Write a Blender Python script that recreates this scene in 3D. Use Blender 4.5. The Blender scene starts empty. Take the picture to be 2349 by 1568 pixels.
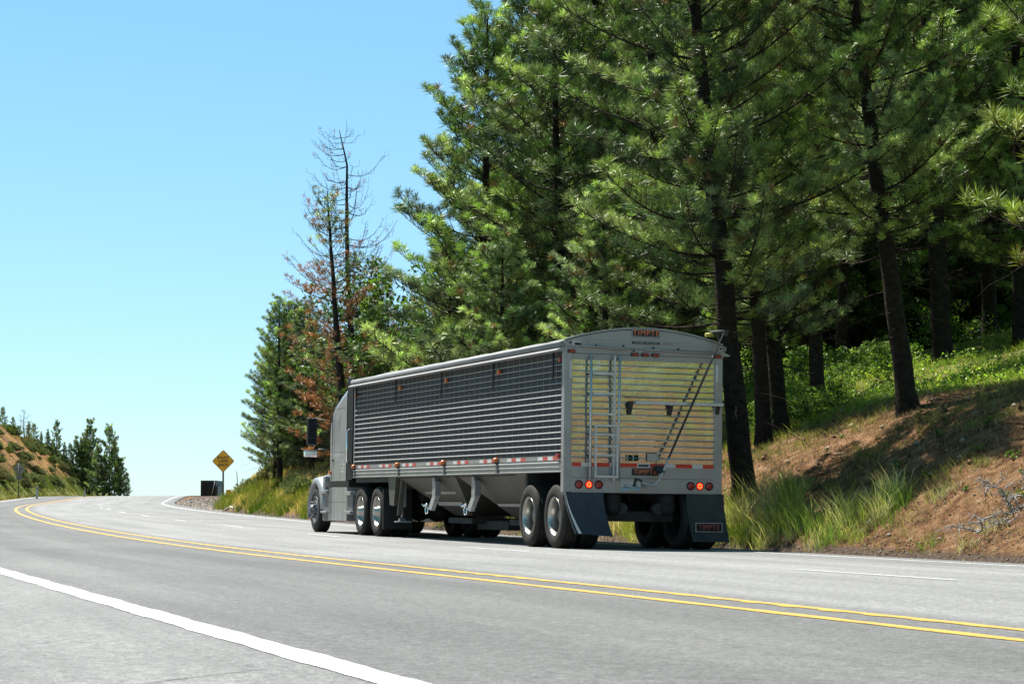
import bpy, bmesh, math, random
import numpy as np
from mathutils import Vector, Matrix
R=math.radians
sc=bpy.context.scene
COL=sc.collection
# ---------------------------------------------------------------- camera, sky, sun, exposure
FPX=5385.187; CX=1174.5; CY=784.0            # focal length and centre of the photograph in pixels (2349 wide)
PITCH=math.atan(381/FPX)
cam=bpy.data.cameras.new('camera'); cam_o=bpy.data.objects.new('camera',cam); COL.objects.link(cam_o)
cam.sensor_width=36; cam.lens=36*FPX/2349; cam.clip_start=.1; cam.clip_end=6000
cam_o.location=(0,0,0); cam_o.rotation_euler=(math.pi/2+PITCH,0,0)
cam.dof.use_dof=True; cam.dof.focus_distance=40; cam.dof.aperture_fstop=16
sc.camera=cam_o
YAW=-.31384
dxy=Vector((math.sin(YAW),math.cos(YAW),0)); lxy=Vector((-math.cos(YAW),math.sin(YAW),0))
SUN_EL=R(62)
hs=(dxy*.91+lxy*.42).normalized()
sun_dir=Vector((hs.x*math.cos(SUN_EL),hs.y*math.cos(SUN_EL),math.sin(SUN_EL)))
w=bpy.data.worlds.new("World"); sc.world=w; w.use_nodes=True
nt=w.node_tree; nt.nodes.clear()
sky=nt.nodes.new('ShaderNodeTexSky'); sky.sky_type='NISHITA'; sky.sun_disc=False
sky.sun_elevation=SUN_EL; sky.sun_rotation=math.atan2(hs.x,hs.y)
sky.air_density=1.0; sky.dust_density=.1; sky.ozone_density=1.0; sky.altitude=900
bg=nt.nodes.new('ShaderNodeBackground'); bg.inputs[1].default_value=.055
out=nt.nodes.new('ShaderNodeOutputWorld')
# colour response of the photograph's sky: per-channel gamma and white balance
sp_=nt.nodes.new('ShaderNodeSeparateColor'); cb_=nt.nodes.new('ShaderNodeCombineColor'); nt.links.new(sky.outputs[0],sp_.inputs[0])
for i_,(g_,k_) in enumerate(((.85,.88),(.68,1.72),(1.0,1.08))):
    p_=nt.nodes.new('ShaderNodeMath'); p_.operation='POWER'; p_.inputs[1].default_value=g_; nt.links.new(sp_.outputs[i_],p_.inputs[0])
    q_=nt.nodes.new('ShaderNodeMath'); q_.operation='MULTIPLY'; q_.inputs[1].default_value=k_; nt.links.new(p_.outputs[0],q_.inputs[0]); nt.links.new(q_.outputs[0],cb_.inputs[i_])
nt.links.new(cb_.outputs[0],bg.inputs[0]); nt.links.new(bg.outputs[0],out.inputs[0])
sl=bpy.data.lights.new('sun','SUN'); sl.energy=5.0; sl.angle=R(.53); sl.color=(1,.955,.88)
so=bpy.data.objects.new('sun',sl); COL.objects.link(so); so.rotation_euler=sun_dir.to_track_quat('Z','Y').to_euler()
so.location=(0,0,50)
sc.view_settings.view_transform='Standard'; sc.view_settings.look='None'; sc.view_settings.gamma=1
sc.view_settings.exposure=1.36
sc.render.engine='CYCLES'
# ---------------------------------------------------------------- helpers
def mat(name,col,rough=.6,metal=0.,spec=.5,emit=None,es=0,noise=0,nscale=20,bump=0,bscale=60,trans=0,coat=0,coords='Object'):
    if metal<.5: col=tuple(c*.6 for c in col)
    m=bpy.data.materials.new(name); m.use_nodes=True; t=m.node_tree; b=t.nodes['Principled BSDF']
    b.inputs['Base Color'].default_value=(*col,1); b.inputs['Roughness'].default_value=rough
    b.inputs['Metallic'].default_value=metal; b.inputs['Specular IOR Level'].default_value=spec
    if coat: b.inputs['Coat Weight'].default_value=coat; b.inputs['Coat Roughness'].default_value=.08
    if emit: b.inputs['Emission Color'].default_value=(*emit,1); b.inputs['Emission Strength'].default_value=es
    if trans: b.inputs['Transmission Weight'].default_value=trans
    if noise or bump:
        tc=t.nodes.new('ShaderNodeTexCoord')
    if noise:
        n=t.nodes.new('ShaderNodeTexNoise'); n.inputs['Scale'].default_value=nscale; n.inputs['Detail'].default_value=6
        t.links.new(tc.outputs[coords],n.inputs['Vector'])
        r=t.nodes.new('ShaderNodeMapRange'); r.inputs[1].default_value=.25; r.inputs[2].default_value=.75
        r.inputs[3].default_value=1-noise; r.inputs[4].default_value=1+noise
        t.links.new(n.outputs[0],r.inputs[0])
        mm=t.nodes.new('ShaderNodeVectorMath'); mm.operation='SCALE'; mm.inputs[0].default_value=col
        t.links.new(r.outputs[0],mm.inputs['Scale']); t.links.new(mm.outputs[0],b.inputs['Base Color'])
    if bump:
        n2=t.nodes.new('ShaderNodeTexNoise'); n2.inputs['Scale'].default_value=bscale; n2.inputs['Detail'].default_value=4
        t.links.new(tc.outputs[coords],n2.inputs['Vector'])
        bp=t.nodes.new('ShaderNodeBump'); bp.inputs['Strength'].default_value=bump; bp.inputs['Distance'].default_value=.02
        t.links.new(n2.outputs[0],bp.inputs['Height']); t.links.new(bp.outputs[0],b.inputs['Normal'])
    return m
def tag(o,label=None,cat=None,group=None,kind=None):
    if label: o['label']=label
    if cat: o['category']=cat
    if group: o['group']=group
    if kind: o['kind']=kind
    return o
def empty(name,loc=(0,0,0),M=None,**k):
    o=bpy.data.objects.new(name,None); COL.objects.link(o); o.empty_display_size=.3
    if M is not None: o.matrix_world=M
    else: o.location=loc
    return tag(o,**k)
def npmesh(name,V,F,m,parent=None,cols=None,uv=None,smooth=False,**k):
    """V (n,3), F (k,3|4) arrays -> one mesh object"""
    V=np.asarray(V,dtype=np.float32); F=np.asarray(F,dtype=np.int32); me=bpy.data.meshes.new(name)
    n=F.shape[1]
    me.vertices.add(len(V)); me.vertices.foreach_set('co',V.ravel())
    me.loops.add(F.size); me.loops.foreach_set('vertex_index',F.ravel())
    me.polygons.add(len(F)); me.polygons.foreach_set('loop_start',np.arange(0,F.size,n,dtype=np.int32))
    me.polygons.foreach_set('loop_total',np.full(len(F),n,dtype=np.int32))
    if smooth: me.polygons.foreach_set('use_smooth',np.ones(len(F),dtype=bool))
    me.update(calc_edges=True)
    if cols is not None:
        a=me.attributes.new('col','FLOAT_COLOR','POINT'); c=np.ones((len(V),4),np.float32); c[:,:3]=cols; a.data.foreach_set('color',c.ravel())
    if uv is not None:
        u=me.uv_layers.new(name='UVMap'); u.data.foreach_set('uv',np.asarray(uv,np.float32)[F.ravel()].ravel())
    me.materials.append(m)
    o=bpy.data.objects.new(name,me); COL.objects.link(o)
    if parent: o.parent=parent
    return tag(o,**k)
class MB:
    """collects simple shapes in one mesh; verts are given in the thing's own frame"""
    def __init__(s,off=(0,0,0)): s.b=bmesh.new(); s.off=Vector(off); s.sm=[]
    def face(s,vs):
        try: return s.b.faces.new(vs)
        except ValueError: return None
    def box(s,x0,x1,y0,y1,z0,z1,M=None):
        ps=[Vector((x,y,z)) for x in(x0,x1) for y in(y0,y1) for z in(z0,z1)]
        if M is not None: ps=[M@p for p in ps]
        v=[s.b.verts.new(p) for p in ps]
        for q in((0,1,3,2),(4,6,7,5),(0,4,5,1),(2,3,7,6),(0,2,6,4),(1,5,7,3)): s.face([v[i] for i in q])
        return s
    def prism(s,pts,axis,a0,a1,top=None):
        """polygon pts in the two other axes, extruded along axis; top = other polygon for end a1"""
        def P(p,a):
            if axis=='x': return Vector((a,p[0],p[1]))
            if axis=='y': return Vector((p[0],a,p[1]))
            return Vector((p[0],p[1],a))
        A=[s.b.verts.new(P(p,a0)) for p in pts]; B=[s.b.verts.new(P(p,a1)) for p in(top or pts)]
        n=len(pts)
        for i in range(n): s.face([A[i],A[(i+1)%n],B[(i+1)%n],B[i]])
        s.face(A[::-1]); s.face(B); return s
    def tube(s,pts,r,seg=8,cap=True):
        pts=[Vector(p) for p in pts]; rs=r if isinstance(r,(list,tuple)) else [r]*len(pts); rings=[]
        up=None
        for i,p in enumerate(pts):
            d=(pts[min(i+1,len(pts)-1)]-pts[max(i-1,0)]).normalized()
            if up is None: up=d.orthogonal().normalized()
            up=(up-d*up.dot(d))
            up=up.normalized() if up.length>1e-5 else d.orthogonal().normalized()
            sd=d.cross(up)
            rings.append([s.b.verts.new(p+(up*math.cos(2*math.pi*k/seg)+sd*math.sin(2*math.pi*k/seg))*rs[i]) for k in range(seg)])
        for a,b in zip(rings,rings[1:]):
            for k in range(seg):
                f=s.face([a[k],a[(k+1)%seg],b[(k+1)%seg],b[k]])
                if f: f.smooth=True
        if cap: s.face(rings[0][::-1]); s.face(rings[-1])
        return s
    def lathe(s,prof,c,axis='y',seg=28,closed=False,cap=True):
        """prof: (radius, along) around axis through c"""
        c=Vector(c); rings=[]
        for rr,al in prof:
            ring=[]
            for k in range(seg):
                a=2*math.pi*k/seg; u,v=math.cos(a)*rr,math.sin(a)*rr
                p={'y':Vector((u,al,v)),'x':Vector((al,u,v)),'z':Vector((u,v,al))}[axis]
                ring.append(s.b.verts.new(c+p))
            rings.append(ring)
        pr=list(zip(rings,rings[1:]))
        if closed: pr.append((rings[-1],rings[0]))
        for a,b in pr:
            for k in range(seg):
                f=s.face([a[k],a[(k+1)%seg],b[(k+1)%seg],b[k]])
                if f: f.smooth=True
        if not closed and cap:
            if prof[0][0]>1e-4: s.face(rings[0][::-1])
            if prof[-1][0]>1e-4: s.face(rings[-1])
        return s
    def loft(s,secs,close=True):
        rings=[[s.b.verts.new(Vector(p)) for p in sec] for sec in secs]; n=len(secs[0])
        for a,b in zip(rings,rings[1:]):
            for k in range(n if close else n-1):
                s.face([a[k],a[(k+1)%n],b[(k+1)%n],b[k]])
        if close: s.face(rings[0][::-1]); s.face(rings[-1])
        return s
    def build(s,name,m,parent=None,bevel=0,bseg=2,smooth=False,solid=0,**k):
        bmesh.ops.remove_doubles(s.b,verts=s.b.verts,dist=1e-6)
        bmesh.ops.recalc_face_normals(s.b,faces=s.b.faces)
        if s.off.length: bmesh.ops.translate(s.b,vec=-s.off,verts=s.b.verts)
        me=bpy.data.meshes.new(name); s.b.to_mesh(me); s.b.free(); me.materials.append(m)
        if smooth:
            for p in me.polygons: p.use_smooth=True
        o=bpy.data.objects.new(name,me); COL.objects.link(o)
        if parent: o.parent=parent
        if solid:
            md=o.modifiers.new('solid','SOLIDIFY'); md.thickness=solid; md.offset=0
        if bevel:
            md=o.modifiers.new('bevel','BEVEL'); md.width=bevel; md.segments=bseg; md.limit_method='ANGLE'; md.angle_limit=R(35)
        return tag(o,**k)
def join(parent,child):
    """folds surface detail (rivets, seams, printed marks) into the part it belongs to"""
    off=len(parent.data.materials); b=bmesh.new(); b.from_mesh(parent.data); n=len(b.faces); b.from_mesh(child.data); b.faces.ensure_lookup_table()
    for f in b.faces[n:]: f.material_index+=off
    for mm in child.data.materials: parent.data.materials.append(mm)
    b.to_mesh(parent.data); b.free(); bpy.data.objects.remove(child)
def text_obj(name,body,size,m,parent,M,ext=.002,space=1.0,align='CENTER',squash=1.0,bold=0):
    cu=bpy.data.curves.new(name,'FONT'); cu.body=body; cu.size=size; cu.extrude=ext; cu.align_x=align; cu.align_y='CENTER'
    cu.space_character=space; cu.offset=bold
    t=bpy.data.objects.new('tmp',cu); COL.objects.link(t)
    dg=bpy.context.evaluated_depsgraph_get(); me=bpy.data.meshes.new_from_object(t.evaluated_get(dg))
    bpy.data.objects.remove(t); me.transform(Matrix.Diagonal((squash,1,1,1))); me.transform(M)
    me.materials.clear(); me.materials.append(m); me.name=name
    o=bpy.data.objects.new(name,me); COL.objects.link(o); o.parent=parent
    return o
def copy_tree(o,parent=None):
    c=o.copy(); COL.objects.link(c); c.parent=parent
    for ch in list(o.children): copy_tree(ch,c)
    return c
def sm(x,a,b):
    t=np.clip((np.asarray(x,float)-a)/(b-a),0,1); return t*t*(3-2*t)
# ---------------------------------------------------------------- the road, as measured from the photograph
KA=[-60,-25,0,40,80,110,150,200,300]; KV=[0,.00059,.00204,.00062,.00128,.00163,.00041,.00069,.00069]
HZ=np.array([-90,-60,-30,-15,0,30,60,90,130,170,215,260,330,420.]); HV=np.array([-.88,-.80,-.71956,-.64295,-.59622,-.41553,-.1791,.08164,.43111,1.0,1.27,1.12,.75,.8])
AS=np.arange(-95,400,1.0)
_k=np.interp(AS,KA,KV); _i0=95
_th=YAW-.02214+np.cumsum(_k)
_x=np.cumsum(np.sin(_th)); _y=np.cumsum(np.cos(_th)); _x-=_x[_i0]; _y-=_y[_i0]
_x+=.7563+math.cos(YAW-.02214)*-1.23257; _y+=35.4558-math.sin(YAW-.02214)*-1.23257
def cub(x,xs,ys):
    m=np.gradient(ys,xs); i=np.clip(np.searchsorted(xs,x)-1,0,len(xs)-2); h=xs[i+1]-xs[i]; t=(x-xs[i])/h
    return (2*t**3-3*t**2+1)*ys[i]+(t**3-2*t**2+t)*h*m[i]+(-2*t**3+3*t**2)*ys[i+1]+(t**3-t**2)*h*m[i+1]
_z=cub(AS,HZ,HV)
O_L,O_LO,O_UP,O_R,O_P=-7.96,-4.16,-3.66,3.70,4.46
def rz(a,o):
    """height of the road surface (and of its continuation) at arc a, offset o"""
    wf=np.clip((a-20)/80,0,1)
    s=np.where(o<0,-.00275*(1-wf)+.00542*wf,-.01156*(1-wf)+.00275*wf)
    return np.interp(a,AS,_z)+s*np.clip(o,-20,8)
def rxy(a,o):
    th=np.interp(a,AS,_th)
    return np.interp(a,AS,_x)+np.cos(th)*o,np.interp(a,AS,_y)-np.sin(th)*o
def ao(x,y):
    i=int(np.argmin((_x-x)**2+(_y-y)**2)); th=_th[i]; dx,dy=x-_x[i],y-_y[i]
    return AS[i]+dx*math.sin(th)+dy*math.cos(th),dx*math.cos(th)-dy*math.sin(th)
def foot(a): return O_P+.45+2.6*sm(a,72,104)
def ledge(a): return -17+8.6*sm(a,45,112)           # left edge of the pavement
def vnoise(x,y,sc_,seed):
    r=np.random.RandomState(seed); g=r.rand(64,64); u=np.asarray(x)/sc_; v=np.asarray(y)/sc_
    i=np.floor(u).astype(int); j=np.floor(v).astype(int); fu=u-i; fv=v-j; fu=fu*fu*(3-2*fu); fv=fv*fv*(3-2*fv)
    G=lambda a,b:g[a%64,b%64]
    return (G(i,j)*(1-fu)+G(i+1,j)*fu)*(1-fv)+(G(i,j+1)*(1-fu)+G(i+1,j+1)*fu)*fv-.5
def gz(a,o,fine=True):
    a=np.asarray(a,float); o=np.asarray(o,float)
    base=rz(a,o); e=o-foot(a)
    hb=2.0+.7*sm(a,30,80)-2.2*sm(a,122,182)+6*sm(-a,11,24)+.45*(1-sm(a,0,12))+.35*np.sin(a*.11)  # bank raised out of view beside the camera, for the rear panel to mirror
    n1=vnoise(a,o,7.,3)*.9+vnoise(a,o,2.6,5)*.32
    st=.60+.10*np.sin(a*.21)
    ee=np.maximum(e,0); k=hb/st
    h=np.where(ee<k,st*ee,hb+(.235-.08*sm(a,25,60))*(ee-k)*(1-.75*sm(a,120,180)))
    # round the break of slope
    h=h-.35*np.exp(-((ee-k)/1.1)**2)*sm(ee,0,.6)
    h=h+n1*sm(ee,.3,3)*(1-.6*sm(a,100,170))
    h=np.where(e<0,-.05,h-.05)
    l=ledge(a)-o; ll=np.maximum(l-.6,0)
    hm=np.clip((259-a)*.26,0,16)*sm(a,30,90)
    hl=hm*np.tanh(ll*1.15/np.maximum(hm,.05))+vnoise(a,o,9.,11)*1.0*sm(ll,1,8)*sm(hm,0,3)
    h=np.where(l>0,hl-.05-.0*ll,h)
    z=base+h
    if fine: z=z+(vnoise(a*1.0,o*1.0,.9,7)*.20+vnoise(a,o,.42,9)*.11)*(sm(ee,.2,1.5)+sm(ll,.5,3))
    return z
def ground_at(px,Y):
    """ground point on the vertical plane through photo column px at distance Y"""
    X=(px-CX)/FPX*Y; a,o=ao(X,Y); return Vector((X,Y,float(gz(a,o,False))))
def proj(p):
    ca,sa=math.cos(PITCH),math.sin(PITCH); d=p[1]*ca+p[2]*sa; v=-p[1]*sa+p[2]*ca
    return CX+FPX*p[0]/d, CY-FPX*v/d
# ---------------------------------------------------------------- ground materials
def attr_mix_ground():
    m=bpy.data.materials.new('ground_soil'); m.use_nodes=True; t=m.node_tree; N=t.nodes; L=t.links; b=N['Principled BSDF']
    tc=N.new('ShaderNodeTexCoord'); at=N.new('ShaderNodeAttribute'); at.attribute_name='col'
    sep=N.new('ShaderNodeSeparateColor'); L.new(at.outputs['Color'],sep.inputs[0])
    def noise(s,d=8,ro=.6):
        n=N.new('ShaderNodeTexNoise'); n.inputs['Scale'].default_value=s; n.inputs['Detail'].default_value=d; n.inputs['Roughness'].default_value=ro
        L.new(tc.outputs['Object'],n.inputs['Vector']); return n
    def ramp(src,cols,pos):
        r=N.new('ShaderNodeValToRGB'); e=r.color_ramp.elements
        while len(e)<len(cols): e.new(.5)
        for i,(c,p) in enumerate(zip(cols,pos)): e[i].position=p; e[i].color=(c[0]*.74,c[1]*.66,c[2]*.60,1)
        L.new(src,r.inputs[0]); return r
    def mix(f,a_,b_):
        x=N.new('ShaderNodeMix'); x.data_type='RGBA'; L.new(f,x.inputs[0]); L.new(a_,x.inputs[6]); L.new(b_,x.inputs[7]); return x.outputs[2]
    n1=noise(3.5,12,.72); n2=noise(.55,6); n3=noise(28,8,.7)
    soil=ramp(n1.outputs[0],[(.04,.020,.010),(.20,.105,.052),(.33,.20,.11),(.48,.36,.23)],[.33,.46,.56,.68])
    red=ramp(n1.outputs[0],[(.20,.09,.04),(.46,.22,.10),(.58,.38,.17),(.62,.52,.24)],[.3,.46,.58,.7])
    grass=ramp(n3.outputs[0],[(.07,.10,.02),(.20,.24,.05),(.42,.38,.14)],[.3,.5,.7])
    grav=ramp(n3.outputs[0],[(.03,.022,.018),(.13,.10,.085),(.38,.33,.28)],[.36,.52,.68])
    # masks broken up by noise
    def mask(ch,k=.55):
        a1=N.new('ShaderNodeMath'); a1.operation='ADD'; L.new(sep.outputs[ch],a1.inputs[0])
        s1=N.new('ShaderNodeMath'); s1.operation='MULTIPLY_ADD'; L.new(n1.outputs[0],s1.inputs[0]); s1.inputs[1].default_value=k*2; s1.inputs[2].default_value=-k
        L.new(s1.outputs[0],a1.inputs[1])
        r=N.new('ShaderNodeMapRange'); L.new(a1.outputs[0],r.inputs[0]); r.inputs[1].default_value=.38; r.inputs[2].default_value=.62; return r.outputs[0]
    c=mix(mask(2),soil.outputs[0],red.outputs[0])
    c=mix(mask(0),c,grass.outputs[0]); c=mix(mask(1,.35),c,grav.outputs[0])
    L.new(c,b.inputs['Base Color']); b.inputs['Roughness'].default_value=.95; b.inputs['Specular IOR Level'].default_value=.15
    bp=N.new('ShaderNodeBump'); bp.inputs['Strength'].default_value=1; bp.inputs['Distance'].default_value=.12
    ad=N.new('ShaderNodeMath'); ad.operation='MULTIPLY_ADD'; L.new(n3.outputs[0],ad.inputs[0]); ad.inputs[1].default_value=.35; L.new(n1.outputs[0],ad.inputs[2])
    L.new(ad.outputs[0],bp.inputs['Height']); L.new(bp.outputs[0],b.inputs['Normal'])
    return m
def asphalt():
    m=bpy.data.materials.new('asphalt'); m.use_nodes=True; t=m.node_tree; N=t.nodes; L=t.links; b=N['Principled BSDF']
    uv=N.new('ShaderNodeUVMap'); tc=N.new('ShaderNodeTexCoord'); sp=N.new('ShaderNodeSeparateXYZ'); L.new(uv.outputs[0],sp.inputs[0])
    # base tone by lane: shoulder, inner lane (newer, darker), outer lanes (older, paler)
    r=N.new('ShaderNodeValToRGB'); mr=N.new('ShaderNodeMapRange'); mr.inputs[1].default_value=-18; mr.inputs[2].default_value=8
    L.new(sp.outputs[0],mr.inputs[0]); L.new(mr.outputs[0],r.inputs[0]); e=r.color_ramp.elements
    P=lambda o:(o+18)/26
    tones=[(-18,.275),(O_L-.12,.275),(O_L-.02,.190),(-7.2,.205),(-6.7,.165),(-5.9,.200),(-5.2,.165),(-4.3,.185),(-3.55,.20),(-3.2,.33),(-2.6,.295),(-1.8,.335),(-1.0,.295),(0,.325),(.9,.285),(1.8,.31),(2.8,.275),(3.9,.28),(4.1,.215),(5,.205)]
    while len(e)<len(tones): e.new(.5)
    for i,(o,v) in enumerate(tones): e[i].position=P(o); v*=.50; e[i].color=(v*1.0,v*1.0,v*.99,1)
    def noise(s,d=3,src=None,ro=.5):
        n=N.new('ShaderNodeTexNoise'); n.inputs['Scale'].default_value=s; n.inputs['Detail'].default_value=d; n.inputs['Roughness'].default_value=ro
        L.new(src or tc.outputs['Object'],n.inputs['Vector']); return n
    fine=noise(62,5,None,.8); mid=noise(14,6,None,.75)
    mp=N.new('ShaderNodeMapping'); mp.inputs['Scale'].default_value=(1.6,.06,1); L.new(uv.outputs[0],mp.inputs[0])
    streak=noise(1.0,5,mp.outputs[0],.6)
    big=noise(.22,4)
    def mr2(src,a,b_,c,d):
        q=N.new('ShaderNodeMapRange'); q.inputs[1].default_value=a; q.inputs[2].default_value=b_; q.inputs[3].default_value=c; q.inputs[4].default_value=d; L.new(src,q.inputs[0]); return q.outputs[0]
    def mul(a_,b_):
        q=N.new('ShaderNodeMath'); q.operation='MULTIPLY'; L.new(a_,q.inputs[0]); L.new(b_,q.inputs[1]); return q.outputs[0]
    f=mul(mr2(fine.outputs[0],.3,.7,.30,1.75),mr2(mid.outputs[0],.3,.7,.62,1.42)); grain=noise(27,3,None,.9); f=mul(f,mr2(grain.outputs[0],.32,.68,.66,1.36)); f=mul(f,mr2(streak.outputs[0],.3,.7,.80,1.18)); f=mul(f,mr2(big.outputs[0],.3,.7,.86,1.12))
    # cracks: thin dark lines running mostly along the road
    mp2=N.new('ShaderNodeMapping'); mp2.inputs['Scale'].default_value=(.42,.055,1); L.new(uv.outputs[0],mp2.inputs[0])
    wob=noise(2.2,6,mp2.outputs[0],.65); va=N.new('ShaderNodeVectorMath'); va.operation='MULTIPLY_ADD'
    L.new(wob.outputs['Color'],va.inputs[0]); va.inputs[1].default_value=(.5,.25,0); L.new(mp2.outputs[0],va.inputs[2])
    vo=N.new('ShaderNodeTexVoronoi'); vo.feature='DISTANCE_TO_EDGE'; vo.inputs['Scale'].default_value=.55; L.new(va.outputs[0],vo.inputs['Vector'])
    ck=mr2(vo.outputs['Distance'],.0008,.003,.72,1.0)
    sc_=N.new('ShaderNodeVectorMath'); sc_.operation='SCALE'; L.new(r.outputs[0],sc_.inputs[0]); L.new(f,sc_.inputs['Scale'])
    L.new(sc_.outputs[0],b.inputs['Base Color']); b.inputs['Roughness'].default_value=.82; b.inputs['Specular IOR Level'].default_value=.35
    bp=N.new('ShaderNodeBump'); bp.inputs['Strength'].default_value=.55; bp.inputs['Distance'].default_value=.012
    L.new(fine.outputs[0],bp.inputs['Height']); L.new(bp.outputs[0],b.inputs['Normal'])
    return m
def paint(name,col,wear=.25):
    m=mat(name,col,.6,spec=.3); t=m.node_tree; N=t.nodes; L=t.links; b=N['Principled BSDF']
    tc=N.new('ShaderNodeTexCoord'); n=N.new('ShaderNodeTexNoise'); n.inputs['Scale'].default_value=38; n.inputs['Detail'].default_value=8; n.inputs['Roughness'].default_value=.75
    L.new(tc.outputs['Object'],n.inputs['Vector'])
    r=N.new('ShaderNodeMapRange'); r.inputs[1].default_value=.36-wear*.2; r.inputs[2].default_value=.36-wear*.2+.16; L.new(n.outputs[0],r.inputs[0])
    x=N.new('ShaderNodeMix'); x.data_type='RGBA'; x.inputs[6].default_value=(.16,.155,.15,1); x.inputs[7].default_value=(*col,1); L.new(r.outputs[0],x.inputs[0])
    x0=x; n2=N.new('ShaderNodeTexNoise'); n2.inputs['Scale'].default_value=3; L.new(tc.outputs['Object'],n2.inputs['Vector'])
    sv=N.new('ShaderNodeMapRange'); sv.inputs[3].default_value=.86; sv.inputs[4].default_value=1.1; L.new(n2.outputs[0],sv.inputs[0])
    s=N.new('ShaderNodeVectorMath'); s.operation='SCALE'; L.new(x.outputs[2],s.inputs[0]); L.new(sv.outputs[0],s.inputs['Scale'])
    L.new(s.outputs[0],b.inputs['Base Color'])
    return m
def strip(name,a0,a1,o0,o1,dz,m,step=1.0,nO=1,da=0,edge=0,zr=None,**k):
    """ribbon on the road between offsets o0..o1 (numbers or functions of a)"""
    A=np.unique(np.concatenate([AS[(AS>a0)&(AS<a1)],[a0,a1],np.arange(a0,a1,step)]))
    V=[];U=[]
    for a in A:
        f0=o0(a) if callable(o0) else o0; f1=o1(a) if callable(o1) else o1
        oo=np.linspace(f0,f1,nO+1)
        if f0<0<f1: oo=np.sort(np.concatenate([oo,[0]])) if 0 not in oo else oo
        x,y=rxy(a,oo); z=rz(a,oo)+dz+(zr(a) if zr else 0)
        V.append(np.stack([x,y,z],1)); U.append(np.stack([oo,np.full(len(oo),a)],1))
    n=len(V[0]); V=np.concatenate(V); U=np.concatenate(U); F=[]
    for i in range(len(A)-1):
        for j in range(n-1): F.append((i*n+j,i*n+j+1,(i+1)*n+j+1,(i+1)*n+j))
    return npmesh(name,V,F,m,uv=U,**k)
M_ASP=asphalt()
road=strip('road',-94,395,lambda a:float(ledge(a)),lambda a:O_P,0,M_ASP,nO=2,label='grey asphalt highway curving right over a crest',kind='structure')
M_W=paint('white_road_paint',(.62,.62,.60),.0); M_Y=paint('yellow_road_paint',(.50,.275,.032),.1); M_WD=paint('worn_white_road_paint',(.58,.58,.57),.0)
def wob(s,amp): 
    return lambda a: amp*(math.sin(a*3.1+s)+math.sin(a*7.7+s*2)*.6+math.sin(a*17.3+s)*.4)
e1,e2=wob(1,.008),wob(4,.008)
strip('white_edge_line',-60,60,lambda a:O_L-.10+e1(a),lambda a:O_L+.10+e2(a),.004,M_W,step=.15,kind='structure',label='white line along the near shoulder')
strip('white_edge_line',60,230,O_L-.07,O_L+.07,.004,M_W,kind='structure',label='white line along the far outer edge of the curve')
strip('white_edge_line',-60,225,O_R-.055,O_R+.055,.004,M_WD,kind='structure',label='white line along the verge side of the road')
strip('yellow_centre_line',-60,225,lambda a:O_LO-.06+e2(a),lambda a:O_LO+.06+e1(a),.004,M_Y,step=.2,kind='structure',label='straight yellow line nearer the camera')
def rum(a):
    if a>70: return O_UP-.07
    return O_UP-.045-.055*max(0,math.sin(a*2*math.pi/.62))**.7*(.6+.4*math.sin(a*.9))
strip('yellow_centre_line',-60,225,rum,lambda a:O_UP+.06+e2(a),.004,M_Y,step=.06 ,kind='structure',label='scalloped yellow line over the rumble strip')
for k in range(-4,17):
    a=1.2537+12.5113*k
    if a>222: break
    strip('lane_dash',a-3.4,a,-.036,.036,.004,M_WD,kind='structure',label='short white lane dash between the uphill lanes')
# cracks and seams of the shoulder
M_CR=mat('crack_tar',(.05,.048,.045),.9,noise=.4,nscale=40)
rs=random.Random(4)
def crack(a0,o0,a1,o1,wd,n=40):
    V=[];F=[]; oa=0
    for i in range(n+1):
        t=i/n; a=a0+(a1-a0)*t; o=o0+(o1-o0)*t+oa; oa+=rs.uniform(-.02,.02); x,y=rxy(a,np.array([o])); ww=wd*(.35+rs.random())*min(1,6*t,6*(1-t)+.1)
        z=float(rz(a,np.array([o]))[0])+.003; V+= [(x[0],y[0]-ww,z),(x[0],y[0]+ww,z)]
        if i: F.append((2*i-2,2*i,2*i+1,2*i-1))
    return V,F
VV=[];FF=[]
for c in [(-25.5,-11.6,-20.5,-8.15,.010),(-27.0,-11.3,-23.6,-8.15,.011),(-28,-8.12,-14,-8.11,.02),(-20,-12.8,-13,-8.4,.006),(10,-3.0,60,-3.05,.008),(62,1.4,140,1.9,.025),(75,2.6,160,2.9,.03),(-12,-1.5,20,-1.9,.005),(-14,.6,14,.9,.005)]:
    V,F=crack(*c); b=len(VV); VV+=V; FF+=[tuple(i+b for i in f) for f in F]
npmesh('road_cracks',VV,FF,M_CR,kind='structure',label='thin dark cracks in the asphalt')
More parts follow.
